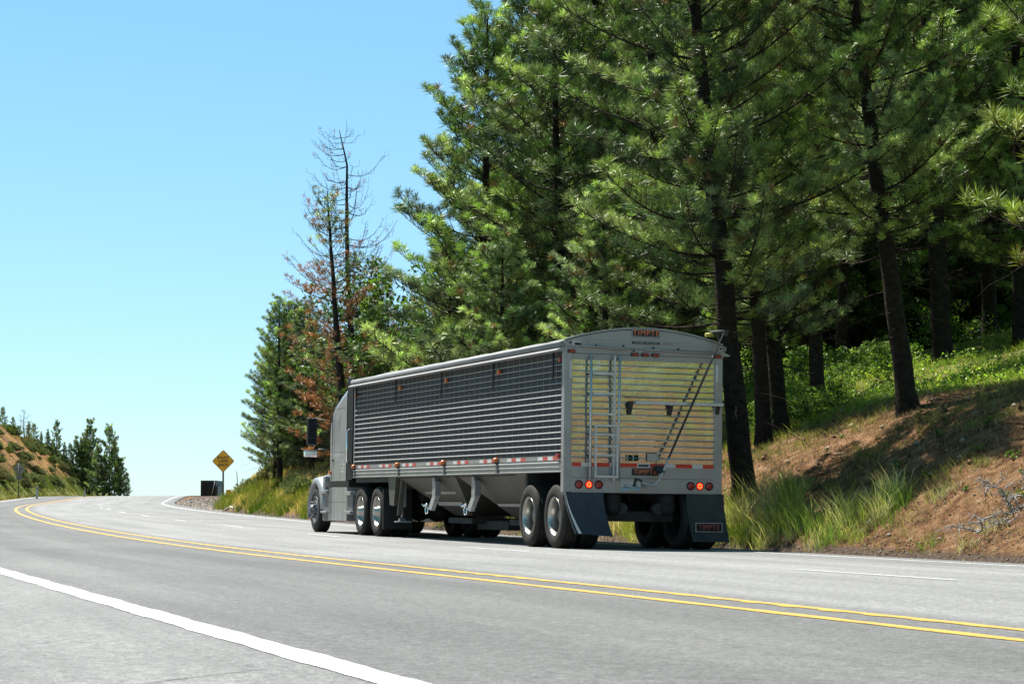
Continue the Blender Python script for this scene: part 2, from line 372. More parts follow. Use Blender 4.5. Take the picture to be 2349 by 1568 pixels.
# ---------------------------------------------------------------- ground sheet
def build_ground():
    A=np.concatenate([np.arange(-94,-14,1.0),np.arange(-14,40,.4),np.arange(40,120,.8),np.arange(120,240,1.4),np.arange(240,396,5)])
    e=np.concatenate([np.arange(.25,9,.33),np.arange(9,22,.8),[23,26,30,36,44,56,72,95,130,180,260]])
    fa=np.array([foot(a) for a in A])
    pre=O_P+np.array([-.6,-.06])[None,:]+0*fa[:,None]; fr=np.array([.02,.35,.7,1.0])[None,:]; pre2=O_P+.03+(fa[:,None]-O_P)*fr
    oR=np.concatenate([pre,pre2,fa[:,None]+e[None,:]],1); Ar=np.repeat(A[:,None],oR.shape[1],1)
    le=np.concatenate([[-.6,0],np.arange(.5,14,.6),np.arange(14,40,1.5),[42,46,52,60,75,100,140,200]])
    oL=np.array([ledge(a) for a in A])[:,None]-le[None,::-1]; Al=np.repeat(A[:,None],len(le),1)
    mid=np.linspace(0,1,5)[1:-1]; 
    om=oL[:,-1:]+(oR[:,:1]-oL[:,-1:])*mid[None,:]; Am=np.repeat(A[:,None],len(mid),1)
    o=np.concatenate([oL,om,oR],1); a=np.concatenate([Al,Am,Ar],1)
    x,y=rxy(a,o); z=gz(a,o)
    nm=len(le); z[:,nm:nm+4]-=.5; z[:,nm-1]-=.10; z[:,nm+4]-=.03
    V=np.stack([x,y,z],2); na,no=o.shape
    ii=np.arange(na-1)[:,None]*no+np.arange(no-1)[None,:]
    F=np.stack([ii,ii+1,ii+no+1,ii+no],2).reshape(-1,4)
    ee=o-foot(a); ll=ledge(a)-o
    nz=vnoise(a,o,3.3,21)+vnoise(a,o,1.1,22)*.5
    grass=np.clip(sm(ee+nz*4,3.9,7.0)*.95+.2*sm(-a,12,18),0,1)*np.where(ee>0,1,0)+sm(ee,0,.8)*sm(a,24,60)*.42*np.where(ee>0,1,0)
    grass=grass+sm(ll,.2,.8)*(1-sm(ll,1.5,3.5))*.9+sm(ll,6,20)*.35*np.where(ll>0,1,0)+np.where(ll>0,.6,0)*(1-sm(a,70,100))
    grav=np.where((ee>-2)&(ee<5),np.maximum(1-sm(ee,.0,.5+.8*sm(a,60,100)),sm(a,200,240)*0),0)+np.where((ll>0)&(ll<.5),.9,0)
    red=np.where(ll>0,(.38+nz*1.2)*sm(a,70,100),sm(a,30,80)*.25)
    C=np.stack([np.clip(grass+nz*.35,0,1),grav,np.clip(red,0,1)],2).reshape(-1,3)
    return npmesh('ground',V.reshape(-1,3),F,attr_mix_ground(),cols=C,smooth=True,kind='structure',label='dry orange soil banks and grassy verges beside the highway')
build_ground()
# far lowland that carries the ground to the horizon
V=[];F=[]
M_FAR=mat('far_land',(.12,.13,.07),.95,noise=.4,nscale=.01)
npmesh('lowland',[(-4000,-4000,-14),(4000,-4000,-14),(4000,5000,-14),(-4000,5000,-14)],[(0,1,2,3)],M_FAR,kind='structure',label='dry lowland far beyond the crest')
# ---------------------------------------------------------------- materials of the vehicles
M_FRAME=mat('brushed_aluminium_frame',(.46,.455,.45),.42,metal=.45,noise=.12,nscale=3,bump=.03,bscale=90)
M_SIDE=mat('dark_reflection_sheet',(.036,.042,.060),.5,spec=.15,metal=0.,noise=.25,nscale=2.2,bump=.06,bscale=14)  # dark navy colour stands for dark surroundings mirrored in the aluminium
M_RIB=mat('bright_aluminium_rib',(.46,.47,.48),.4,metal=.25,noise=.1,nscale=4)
M_POL=mat('polished_aluminium',(.60,.61,.62),.13,metal=1,noise=.16,nscale=2.2,bump=.75,bscale=2.0)
M_HOP=mat('hopper_aluminium',(.115,.105,.085),.55,metal=.35,noise=.18,nscale=3)
M_RUB=mat('black_rubber',(.022,.021,.020),.75,spec=.35,noise=.3,nscale=9,bump=.15,bscale=60)
M_SIDEWALL=mat('dusty_tyre_rubber',(.045,.040,.034),.85,spec=.2,noise=.35,nscale=7)
M_FLAP=mat('dark_blue_flap',(.030,.048,.075),.55,noise=.3,nscale=6,spec=.3)
M_FLAP2=mat('grey_rubber_flap',(.045,.052,.060),.6,noise=.3,nscale=6,spec=.3)
M_BLK=mat('black_plastic',(.018,.018,.020),.5)
M_NAVY=mat('black_painted_panel',(.009,.011,.017),.5,noise=.2,nscale=3,spec=.2)
M_UND=mat('dirty_chassis_steel',(.045,.042,.038),.8,noise=.4,nscale=8)
M_CHR=mat('chrome',(.85,.85,.86),.1,metal=1)
M_STEEL=mat('galvanised_steel',(.45,.46,.48),.4,metal=.7,noise=.2,nscale=12)
M_RED=mat('red_lens',(.42,.012,.012),.25,spec=.6)
M_REDON=mat('lit_brake_lens',(.8,.03,.01),.3,emit=(1,.035,.008),es=.55)
M_DIODE=mat('lit_diode',(1,.4,.1),.3,emit=(1,.25,.05),es=1.8)
M_AMB=mat('amber_lens',(.90,.20,.015),.3,spec=.6)
M_TR=mat('red_reflective_tape',(.80,.035,.015),.35); M_TW=mat('white_reflective_tape',(.78,.77,.76),.35); M_TR2=mat('faded_red_tape',(.62,.09,.07),.5)
M_SIL=mat('silver_grey_paint',(.40,.415,.43),.42,metal=.3,coat=.3,noise=.10,nscale=2.5)
M_SIL2=mat('dull_grey_panel',(.17,.175,.185),.5,metal=.2,noise=.2,nscale=5)
M_GLASS=mat('dark_window_glass',(.03,.05,.045),.06,spec=.9)
M_ORT=mat('orange_lettering',(1.2,.30,.12),.5); M_ORT2=mat('faded_red_lettering',(.40,.07,.06),.6); M_SIGNB=mat('black_name_plate',(.012,.011,.011),.5)
M_WH=mat('white_label',(.78,.78,.76),.5); M_INK=mat('dark_ink',(.02,.03,.05),.5); M_BLUE=mat('plate_blue',(.25,.50,.72),.5)
M_GRN=mat('green_label',(.03,.32,.20),.5); M_TARP=mat('grey_tarp',(.30,.30,.31),.6,noise=.2,nscale=4); M_STRAP=mat('yellow_strap',(.55,.50,.08),.6)
M_MIR=mat('mirror_glass',(.55,.6,.65),.05,metal=1)
# ---------------------------------------------------------------- truck pose
td=Vector((math.sin(YAW),math.cos(YAW),.0057)).normalized()
tr=Vector((math.cos(YAW),-math.sin(YAW),-.0117)); tr=(tr-td*tr.dot(td)).normalized(); tu=tr.cross(td)
TO=Vector((.7563,35.4558,-.612))
HW=1.295; LT=12.99
def truck_M(t):
    p=TO+tr*HW+td*t; l=-tr
    return Matrix(((td.x,l.x,tu.x,p.x),(td.y,l.y,tu.y,p.y),(td.z,l.z,tu.z,p.z),(0,0,0,1)))
def YS(s): return HW-s
trailer=empty('hopper_trailer',M=truck_M(0),label='ribbed silver aluminium hopper trailer hitched behind the grey truck',cat='trailer')
GR=(0,0,0)
def ribbed(x0,x1,z0,z1,pitch,dep,hgt,first):
    """profile (depth,z) of a sheet with horizontal ribs"""
    pr=[(0,z0)]; z=first
    while z<z1-pitch*.4:
        pr+=[(0,z-hgt*.5),(dep*.75,z-hgt*.30),(dep,z-hgt*.05),(dep,z+hgt*.15),(0,z+hgt*.5)]; z+=pitch
    pr.append((0,z1)); return pr
# side walls
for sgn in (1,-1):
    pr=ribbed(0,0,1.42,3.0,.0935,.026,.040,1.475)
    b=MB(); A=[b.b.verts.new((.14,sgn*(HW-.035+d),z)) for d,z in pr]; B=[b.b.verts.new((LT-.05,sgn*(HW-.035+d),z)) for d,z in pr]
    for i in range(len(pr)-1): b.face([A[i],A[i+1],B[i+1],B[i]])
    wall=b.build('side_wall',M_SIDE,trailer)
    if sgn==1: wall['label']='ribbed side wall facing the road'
    # rib caps set proud of the sheet, their brighter tone stands for sunlit tops
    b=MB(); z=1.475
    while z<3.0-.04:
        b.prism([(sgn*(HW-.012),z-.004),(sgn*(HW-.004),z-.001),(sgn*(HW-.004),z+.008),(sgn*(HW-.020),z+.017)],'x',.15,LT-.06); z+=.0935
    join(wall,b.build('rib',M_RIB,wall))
    # rivets and vertical sheet seams
    b=MB(); x=.45
    while x<LT:
        z=1.475+.047
        b.box(x-.004,x+.004,sgn*(HW-.0345),sgn*(HW-.0325),1.42,3.0)
        while z<2.95:
            b.box(x-.006,x+.006,sgn*(HW-.035),sgn*(HW-.029),z-.006,z+.006); z+=.0935
        x+=.305
    join(wall,b.build('rivet',M_RIB,wall))
    # bottom rail with three mouldings
    b=MB(); y=lambda d: sgn*(HW-.03+d)
    prof=[(y(-.05),1.155),(y(.03),1.155),(y(.034),1.172),(y(.012),1.18),(y(.012),1.222),(y(.03),1.228),(y(.03),1.242),(y(.012),1.25),(y(.012),1.285),(y(.03),1.291),(y(.03),1.306),(y(.012),1.314),(y(.008),1.33),(y(.008),1.415),(y(-.05),1.415)]
    b.prism(prof,'x',.02 if sgn>0 else .02,LT)
    rail=b.build('bottom_rail',M_FRAME,trailer)
    b=MB()
    for x in (12.87,9.49,6.40,3.32): b.box(x-.045,x+.045,y(.008),y(.0345),1.165,1.40)
    join(rail,b.build('rail_splice',M_SIL2,rail))
    b=MB(); x=.2
    while x<LT-.1: b.box(x,x+.03,y(.008),y(.016),1.322,1.334); x+=.062
    join(rail,b.build('rail_bolt',M_UND,rail))
    # conspicuity tape
    segs=[(12.63,11.73),(10.97,10.05),(9.27,8.33),(7.60,6.67),(5.90,4.98),(4.34,3.46),(2.84,1.89),(1.27,.31)]
    for nm,mm,par in (('white_tape',M_TW,0),('red_tape',M_TR2,1)):
        b=MB()
        for s0,s1 in segs:
            st=(s1-s0)/4
            for q in range(4):
                if q%2==par: b.box(s0+st*q,s0+st*(q+1),y(.008),y(.0105),1.342,1.398)
        join(rail,b.build(nm,mm,rail))
    b=MB(); b.box(1.32,1.80,y(.008),y(.010),1.345,1.395); join(rail,b.build('silver_patch',M_FRAME,rail))
    # top gutter and rolled tarp edge
    b=MB(); b.prism([(sgn*(HW-.06),2.985),(sgn*(HW+.12),2.985),(sgn*(HW+.13),3.0),(sgn*(HW+.03),3.045),(sgn*(HW-.06),3.06)],'x',.005,LT+.03)
    b.build('gutter',M_FRAME,trailer)
    b=MB(); b.tube([(.01,sgn*(HW+.025),3.095),(LT+.02,sgn*(HW+.025),3.095)],.048,12)
    b.build('tarp_roll',M_TARP,trailer)
    # tie bars under the gutter
    for x in (9.62,6.52,3.46,.42,12.70):
        b=MB(); b.tube([(x,sgn*(HW+.03),2.98),(x+.02,sgn*(HW+.03),2.58)],.017,6)
        b.build('tie_bar',M_BLK,trailer)
    for x in (12.84,9.44,6.33,3.27):
        b=MB(); b.box(x-.045,x+.045,sgn*(HW-.03),sgn*(HW+.025),2.785,2.86); b.build('marker_light',M_AMB,trailer,bevel=.012)
    for x in (12.87,9.49,6.40,3.32):
        b=MB(); b.lathe([(.0,.075),(.03,.07),(.048,.045),(.05,.0)],(x,sgn*(HW+.02),1.345),'z',12); l=b.build('marker_light',M_AMB,trailer,smooth=False)
        b=MB(); b.box(x-.04,x+.04,sgn*(HW-.02),sgn*(HW+.045),1.315,1.345); b.build('lamp_base',M_BLK,l)
    b=MB(); b.box(.17,.29,sgn*(HW-.02),sgn*(HW+.03),1.365,1.43); b.build('red_marker_light',M_RED,trailer,bevel=.01)
    b=MB(); b.box(.16,.26,sgn*(HW-.02),sgn*(HW+.02),2.83,2.90); b.build('red_marker_light',M_RED,trailer,bevel=.01)
# front wall
b=MB(); b.box(LT-.05,LT,-HW+.01,HW-.01,1.16,3.05); b.build('front_wall',M_FRAME,trailer)
# tarp roof over bows
b=MB(); n=14
pr=[(HW*math.cos(math.pi*(.5-.5*0)) ,0)]
pts=[(-HW+2*HW*i/n, 3.10+.26*math.sin(math.pi*i/n)**.9) for i in range(n+1)]
secs=[]
for j in range(27):
    x=.03+(LT-.06)*j/26; dz=.014*math.sin(j*2.1)
    secs.append([(x,py,pz+dz*math.sin(math.pi*i/n)) for i,(py,pz) in enumerate(pts)])
b.loft(secs,close=False); b.build('tarp_roof',M_TARP,trailer,smooth=True,solid=.012)
# ---- rear end
def arc(z0,z1,n=16,w=HW): return [(w-2*w*i/n, z0+(z1-z0)*math.sin(math.pi*i/n)**.85) for i in range(n+1)]
b=MB(); top=arc(3.17,3.385); b.prism([(-HW,3.055),(HW,3.055)]+top,'x',-.02,.06)
hdr=b.build('arched_header',M_FRAME,trailer,bevel=.006)
b=MB(); b.prism([(y_,z_) for y_,z_ in arc(3.15,3.355)]+[(y_,z_-.012) for y_,z_ in arc(3.15,3.355)][::-1],'x',-.0225,-.021); join(hdr,b.build('seam',M_UND,hdr))
for sgn in(1,-1):
    b=MB(); b.box(-.012,.12,sgn*HW,sgn*(HW-.125),.855,3.055); b.build('corner_post',M_FRAME,trailer,bevel=.008)
b=MB(); b.box(-.002,.08,-HW+.125,HW-.125,2.865,3.055); b.build('header_beam',M_FRAME,trailer,bevel=.004)
b=MB(); b.box(-.006,-.0025,-HW+.13,HW-.13,2.952,2.958); join(hdr,b.build('seam',M_UND,hdr))
# bent grab rail on header
for ya,yb,z0 in ((YS(.24),YS(1.12),3.07),(YS(1.28),YS(2.52),3.045)):
    b=MB(); b.tube([(-.05,ya,z0),(-.05,ya*.7+yb*.3,z0-.005),(-.05,ya*.35+yb*.65,z0-.03),(-.05,yb,z0-.025),(-.02,yb,z0-.05)],.014,6); b.build('tarp_bow_rail',M_FRAME,trailer)
# ribbed rear panel
pr=ribbed(0,0,1.31,2.865,.0935,.028,.034,1.385)
b=MB(); A=[b.b.verts.new((.02-d,HW-.125,z)) for d,z in pr]; ncol=40; cols_=[A]
for q in range(1,ncol+1):
    yy=HW-.125-(2*HW-.25)*q/ncol; cols_.append([b.b.verts.new((.02-d+.0006*math.sin(q*1.1+z*7)*(1 if d==0 else .3),yy,z)) for d,z in pr])
for P_,Q_ in zip(cols_,cols_[1:]):
    for i in range(len(pr)-1):
        f=b.face([P_[i],P_[i+1],Q_[i+1],Q_[i]])
rearp=b.build('rear_panel',M_POL,trailer)
# rivets of the rear
b=MB()
def rivet(y_,z_,r_=.010,x=-.004): b.lathe([(r_,x+.006),(r_*.9,x-.002),(0,x-.006)],(0,y_,z_),'x',6)
for i in range(48):
    yy=HW-.16-(2*HW-.32)*i/47; rivet(yy,2.838,x=.016); rivet(yy,1.335,x=.016)
for cx in (.42,.78,1.18,1.60,1.98,2.30,2.44):
    zz=1.43
    while zz<2.83:
        rivet(YS(cx),zz,.009,.017); zz+=.0935/2
join(rearp,b.build('rivet',M_STEEL,rearp))
b=MB()
for s_,zz in [(.135,z) for z in(.92,1.0,1.07,1.14,1.19)]+[(2.47,z) for z in(.92,1.0,1.07,1.14,1.19)]+[(.70,z) for z in(.90,.95,1.0)]+[(.82,z) for z in(.90,.95,1.0)]+[(1.80,z) for z in(.90,.95,1.0)]+[(1.93,z) for z in(.90,.95,1.0)]+[(s,1.06) for s in(.25,.42,.57,.70,1.32,1.56,1.93,2.07,2.22,2.37)]+[(1.83,1.20),(1.83,1.14)]:
    rivet(YS(s_),zz,.012,-.005)
# lower rear frame
low=MB(); low.box(-.002,.10,-HW+.125,HW-.125,1.075,1.31); low.box(-.004,.10,-HW+.125,HW-.125,.885,1.075); low.box(-.014,.10,-HW+.1245,HW-.1245,.855,.885)
bump=low.build('rear_bumper_plate',M_FRAME,trailer,bevel=.004)
join(bump,b.build('rivet',M_STEEL,bump))
b=MB(); b.box(-.0065,-.0045,-HW+.13,HW-.13,1.073,1.078); join(bump,b.build('seam',M_UND,bump))
# red and white tape across the rear
edges=[.145,.30,.42,.69,.83,.99,1.01,1.25,1.43,1.68,1.85,2.10,2.27,2.455]
cols2='RWRWxRWRWRWRx'
seq=[(.145,.285,'R'),(.285,.40,'W'),(.455,.745,'R'),(.745,.76,'W'),(.86,.915,'W'),(.915,1.185,'R'),(1.185,1.40,'W'),(1.40,1.645,'R'),(1.645,1.82,'W'),(1.82,2.095,'R'),(2.095,2.27,'W'),(2.27,2.45,'R')]
seq=[(.145,.285,'R'),(.285,.46,'W'),(.46,.745,'R'),(.745,.915,'W'),(.915,1.19,'R'),(1.19,1.40,'W'),(1.40,1.645,'R'),(1.645,1.82,'W'),(1.82,2.095,'R'),(2.095,2.27,'W'),(2.27,2.45,'R')]
for nm,mm,c_ in (('red_tape',M_TR,'R'),('white_tape',M_TW,'W')):
    b=MB()
    for s0,s1,cc in seq:
        if cc==c_: b.box(-.0065,-.0035,YS(s0),YS(s1),1.248,1.305)
    join(bump,b.build(nm,mm,bump))
b=MB(); b.box(-.012,-.003,YS(1.21),YS(1.375),1.258,1.29); join(bump,b.build('latch_slot',M_BLK,bump))
# lamps
for s_ in (.25,.41,.57,2.07,2.22,2.375):
    on=s_ in(.41,2.22); b=MB(); b.lathe([(.064,.0),(.066,-.014),(.056,-.018),(.056,-.010),(0,-.010)],(-.004,YS(s_),.975),'x',24)
    l=b.build('tail_light',M_RUB,trailer)
    if on: l['label']='brake light glowing red'
    b=MB(); b.lathe([(.054,-.009),(.052,-.016),(.035,-.021),(0,-.023)],(-.004,YS(s_),.975),'x',24); b.build('lens',M_REDON if on else M_RED,l)
    if on:
        b=MB()
        for q in range(6):
            an=q*math.pi/3+.5; b.lathe([(.0075,-.014),(.006,-.026),(0,-.027)],(-.004,YS(s_)+math.cos(an)*.027,.975+math.sin(an)*.030),'x',8)
        join(l,b.build('diode',M_DIODE,l))
for s_,zz in ((.105,2.985),(1.13,2.965),(1.30,2.965),(1.47,2.965),(2.50,2.975)):
    b=MB(); b.box(-.035,.0,YS(s_-.06),YS(s_+.06),zz-.026,zz+.026); l=b.build('clearance_light',M_BLK,trailer,bevel=.005)
    b=MB(); b.box(-.045,-.034,YS(s_-.042),YS(s_+.05),zz-.02,zz+.02); b.build('lens',M_RED,l,bevel=.004)
# name plates
TXT=lambda y_,z_,x=-.012: Matrix(((0,0,-1,x),(-1,0,0,y_),(0,1,0,z_),(0,0,0,1)))
def plate(name,s0,s1,z0,z1,x,word,size,tm,rim=M_TW,sq=1.15,label=None,gap=.012,base=M_SIGNB):
    b=MB(); b.box(x-.008,x+.004,YS(s0),YS(s1),z0,z1); p=b.build(name,base,trailer,bevel=.006)
    if rim:
        b=MB(); g=gap; w_=.006
        for (a0,a1,c0,c1) in ((s0+g,s1-g,z0+g,z0+g+w_),(s0+g,s1-g,z1-g-w_,z1-g),(s0+g,s0+g+w_,z0+g+w_,z1-g-w_),(s1-g-w_,s1-g,z0+g+w_,z1-g-w_)):
            b.box(x-.0105,x-.0065,YS(a0),YS(a1),c0,c1)
        join(p,b.build('border',rim,p))
    text_obj('lettering',word,size,tm,p,TXT((YS(s0)+YS(s1))/2,(z0+z1)/2,x-.010),squash=sq*.9,space=1.12,bold=-.0008)
    if label: p['label']=label
    return p
plate('name_plate',1.08,1.535,3.235,3.36,-.024,'TIMPTE',.118,M_ORT,label='framed name plate in the arched header',gap=.006)
plate('name_plate',1.105,1.535,1.125,1.232,-.008,'TIMPTE',.10,M_ORT,rim=None,label='name plate under the striped tape')
b=MB(); b.box(-.030,-.0201,YS(.37),YS(2.24),3.125,3.165); bar=b.build('header_strip',M_FRAME,trailer,bevel=.003)
b=MB(); b.box(-.0325,-.0302,YS(1.08),YS(1.53),3.128,3.162); b.build('dark_label',M_NAVY,bar)
text_obj('lettering','THUNDER TARP SYSTEM',.030,M_WH,bar,TXT(YS(1.305),3.145,-.033),ext=.0005,squash=1.2)
text_obj('lettering','1-844-894-TARP',.026,M_INK,bar,TXT(YS(1.66),3.145,-.031),ext=.0005,squash=1.0)
b=MB(); b.box(-.0235,-.0202,YS(.12),YS(.26),3.075,3.15); wl=b.build('warning_sticker',M_WH,trailer)
b=MB(); b.box(-.025,-.0234,YS(.15),YS(.255),3.08,3.115); b.build('dark_panel',M_NAVY,wl)
text_obj('lettering','WARNING',.025,M_INK,wl,TXT(YS(.20),3.132,-.024),ext=.0004)
b=MB()
for s_,zz in((.085,3.115),(.50,3.085),(.94,3.09),(1.43,3.075),(1.84,3.07),(2.55,3.10)): b.lathe([(.016,-.018),(.014,-.045),(0,-.05)],(0,YS(s_),zz),'x',8)
join(hdr,b.build('header_bolt',M_BLK,trailer))
# licence plate
b=MB(); b.box(-.012,-.005,YS(.94),YS(1.245),.895,1.055); lp=b.build('licence_plate',M_WH,trailer,bevel=.004)
b=MB(); b.box(-.0135,-.0121,YS(.945),YS(1.24),.90,.945); join(lp,b.build('blue_band',M_BLUE,lp))
text_obj('lettering','06214AL',.105,M_INK,lp,TXT(YS(1.0925),.965,-.014),ext=.0004,squash=.72,bold=0)
text_obj('lettering','WASHINGTON',.030,M_RED,lp,TXT(YS(1.05),1.033,-.0135),ext=.0004)
b=MB(); b.box(-.014,-.0121,YS(1.16),YS(1.2),1.02,1.045); b.box(-.0148,-.0136,YS(1.02),YS(1.17),.900,.912); join(lp,b.build('yellow_tab',M_STRAP,lp))
# stickers on the panel
b=MB(); b.box(-.012,-.0095,YS(1.02),YS(1.21),1.345,1.435); s_=b.build('black_sticker',M_NAVY,trailer)
b=MB(); b.box(-.0135,-.0118,YS(1.02),YS(1.21),1.383,1.392); join(s_,b.build('green_line',M_GRN,s_))
b=MB()
for q in(1.02,1.115):
    b.box(-.0135,-.0118,YS(q),YS(q+.018),1.35,1.378); b.box(-.0135,-.0118,YS(q),YS(q+.018),1.398,1.43)
join(s_,b.build('white_mark',M_WH,s_))
b=MB(); b.box(-.012,-.0095,YS(1.35),YS(1.54),1.345,1.455); s_=b.build('grey_notice',M_FRAME,trailer)
b=MB(); 
for q in range(7): b.box(-.0135,-.0118,YS(1.36),YS(1.53-.02*(q%3)),1.354+.014*q,1.358+.014*q)
join(s_,b.build('print_line',M_STEEL,s_))
for s0,s1 in((.085,.115),(2.475,2.515)):
    b=MB(); b.box(-.0145,-.0118,YS(s0),YS(s1),2.58,2.84); b.build('reflective_strip',M_TW,trailer)
# ladder
b=MB()
for s_ in(.40,.86): b.tube([(-.09,YS(s_),1.03),(-.09,YS(s_),2.945)],.020,10)
b.box(-.095,-.06,YS(.765),YS(.80),1.03,2.94)
lad=b.build('ladder',M_STEEL,trailer)
for zz in(2.65,2.35,2.04,1.73,1.42):
    b=MB(); b.box(-.115,-.075,YS(.42),YS(.80),zz-.016,zz+.016); b.build('rung',M_STEEL,lad)
for zz in(2.88,1.10):
    for s_ in(.40,.86):
        b=MB(); b.box(-.09,.02,YS(s_)-.02,YS(s_)+.02,zz-.02,zz+.02); b.build('bracket',M_FRAME,lad)
b=MB()
for s_ in(.465,.815): b.box(-.155,-.125,YS(s_)-.014,YS(s_)+.014,1.075,1.885)
fl=b.build('folding_step_ladder',M_STEEL,lad)
for zz in(1.865,1.555,1.095):
    b=MB(); b.box(-.165,-.12,YS(.48),YS(.80),zz-.018,zz+.018); b.build('rung',M_STEEL,lad)
# shelf bar with brackets
b=MB(); b.box(-.11,-.07,YS(1.12),YS(2.57),2.205,2.255); shb=b.build('tarp_stop_bar',M_STEEL,trailer,bevel=.004)
for s_ in(1.06,1.72,2.50):
    b=MB(); b.prism([(.015,2.03),(.015,2.25),(-.11,2.25),(-.07,2.19)],'y',YS(s_)-.03,YS(s_)+.03); b.build('bracket',M_UND,shb)
# crank
b=MB(); b.tube([(-.16,YS(2.54),3.34),(-.20,YS(1.63),1.40)],.019,8)
cr=b.build('tarp_crank_pole',M_UND,trailer)
b=MB(); b.tube([(-.20,YS(1.63),1.40),(-.20,YS(1.55),1.21),(-.20,YS(1.475),1.06),(-.20,YS(1.42),.995),(-.20,YS(1.36),.968),(-.20,YS(1.27),.99),(-.20,YS(1.10),1.065)],.015,8); b.build('crank',M_STEEL,cr)
b=MB(); b.tube([(-.20,YS(1.10),1.075),(-.24,YS(1.055),.965)],.022,8); b.tube([(-.2,YS(1.12),1.065),(-.2,YS(1.2),1.03)],.021,8); b.build('crank_handle',M_BLK,cr)
b=MB(); b.tube([(-.03,YS(2.36),3.335),(-.10,YS(2.48),3.345),(-.16,YS(2.56),3.345)],.035,8); b.box(-.2,-.12,YS(2.53),YS(2.60),3.29,3.38); b.build('joint',M_UND,cr)
b=MB(); b.tube([(-.05,YS(2.28),3.30),(-.06,YS(2.40),3.31)],.032,8); b.build('strap',M_STRAP,cr)
b=MB(); b.box(-.13,-.004,YS(1.28),YS(1.33),.94,1.02); b.build('crank_holder',M_FRAME,cr)
b=MB(); b.prism([(-.015,1.25),(-.16,1.28),(-.22,1.19),(-.2,1.15)],'y',YS(1.44),YS(1.56)); b.build('crank_hook',M_BLK,cr)
# mud flaps
def flap(s0,s1,s0b,s1b,zb,back,m,zt=.855,slant=0):
    b=MB(); n=9; secs=[]
    for i in range(n):
        t=i/(n-1); q=t**1.6
        sa=s0+(s0b-s0)*q; sb=s1+(s1b-s1)*q; z=zt+(zb-zt)*t; x=-.03-back*q
        secs.append([(x,YS(sa),z),(x,YS(sb),z-slant*t),(x+.012,YS(sb),z-slant*t),(x+.012,YS(sa),z)])
    b.loft(secs); return b.build('mud_flap',m,trailer)
f1=flap(.02,.64,.17,.76,.235,.10,M_FLAP,slant=.04); f1['label']='blue black mud flap swinging inward'
b=MB(); secs=[]
for i in range(9):
    t=i/8; q=t**1.6; x=-.034-.10*q; wd=.006+.085*t
    secs.append([(x+.012,YS(.018+.15*q),.855-.62*t),(x-.004,YS(.022+.15*q+wd),.855-.62*t),(x-.0005,YS(.022+.15*q+wd),.855-.62*t),(x+.02,YS(.018+.15*q),.855-.62*t)])
b.loft(secs); join(f1,b.build('sunlit_edge',M_TW,f1))  # white strip painted on for sunlight along the flap's outer edge
f2=flap(1.99,2.61,2.09,2.70,.125,.04,M_FLAP2); f2['label']='grey mud flap with a framed name'
pl=[]
b=MB(); x=-.078
for (a0,a1,c0,c1) in ((2.13,2.57,.277,.284),(2.13,2.57,.408,.415),(2.13,2.137,.284,.408),(2.563,2.57,.284,.408)): b.box(x-.004,x+.012,YS(a0),YS(a1),c0,c1)
join(f2,b.build('border',M_STEEL,f2))
b=MB(); b.box(x-.002,x+.012,YS(2.137),YS(2.563),.284,.408); b.build('name_panel',M_NAVY,f2)
text_obj('lettering','TIMPTE',.115,M_ORT2,f2,TXT(YS(2.35),.346,x-.003),squash=.95,bold=.001,ext=.001)
# hoppers
def hopper(x0,x1,mx,zb,hl,name='hopper'):
    b=MB(); T=[(x0,-HW+.06),(x1,-HW+.06),(x1,HW-.06),(x0,HW-.06)]; Bt=[(mx-hl,-.42),(mx+hl,-.42),(mx+hl,.42),(mx-hl,.42)]
    b.prism(T,'z',1.157,zb,Bt); return b.build(name,M_HOP,trailer,bevel=.01)
h1=hopper(5.95,9.85,8.0,.44,.55); h2=hopper(1.98,5.87,4.3,.40,.55)
for h,mx in((h1,8.0),(h2,4.3)):
    b=MB(); b.box(mx-.75,mx+.75,-.5,.5,.30,.40); b.build('slide_gate',M_UND,h)
    b=MB(); b.prism([(HW-.40,.86),(HW-.36,.90),(HW-.42,.83)],'x',mx-1.0,mx+1.0); b.prism([(.66,.66),(.72,.69),(.68,.62)],'x',mx-.8,mx+.8); join(h,b.build('stiffener',M_FRAME,h))
    b=MB(); x=mx-1.8
    while x<mx+1.8: b.box(x,x+.03,HW-.065,HW-.05,1.12,1.135); x+=.07
    join(h,b.build('bolt',M_UND,h))
for x in(7.28,4.85):
    b=MB(); b.box(x-.07,x+.07,HW-.16,HW-.06,.80,1.12); b.box(x-.16,x-.075,HW-.16,HW-.05,.80,1.06)
    a=b.build('crank_bracket',M_FRAME,trailer,bevel=.006)
    b=MB(); b.prism([(x-.14,.80),(x+.07,.80),(x+.36,.56),(x+.18,.53)],'y',HW-.15,HW-.07); b.build('lower_arm',M_STEEL,a)
    b=MB(); b.tube([(x+.36,HW-.06,.66),(x+.48,HW-.03,.61),(x+.55,HW-.02,.64)],.017,6); b.tube([(x+.30,HW-.04,.66),(x+.42,HW-.04,.56),(x+.38,HW-.04,.47),(x+.25,HW-.04,.49),(x+.27,HW-.04,.58)],.014,6); b.build('crank_hook',M_CHR,a)
b=MB(); b.box(5.9,7.7,-.45,.25,.20,.36); b.build('tool_box',M_UND,trailer,bevel=.01)
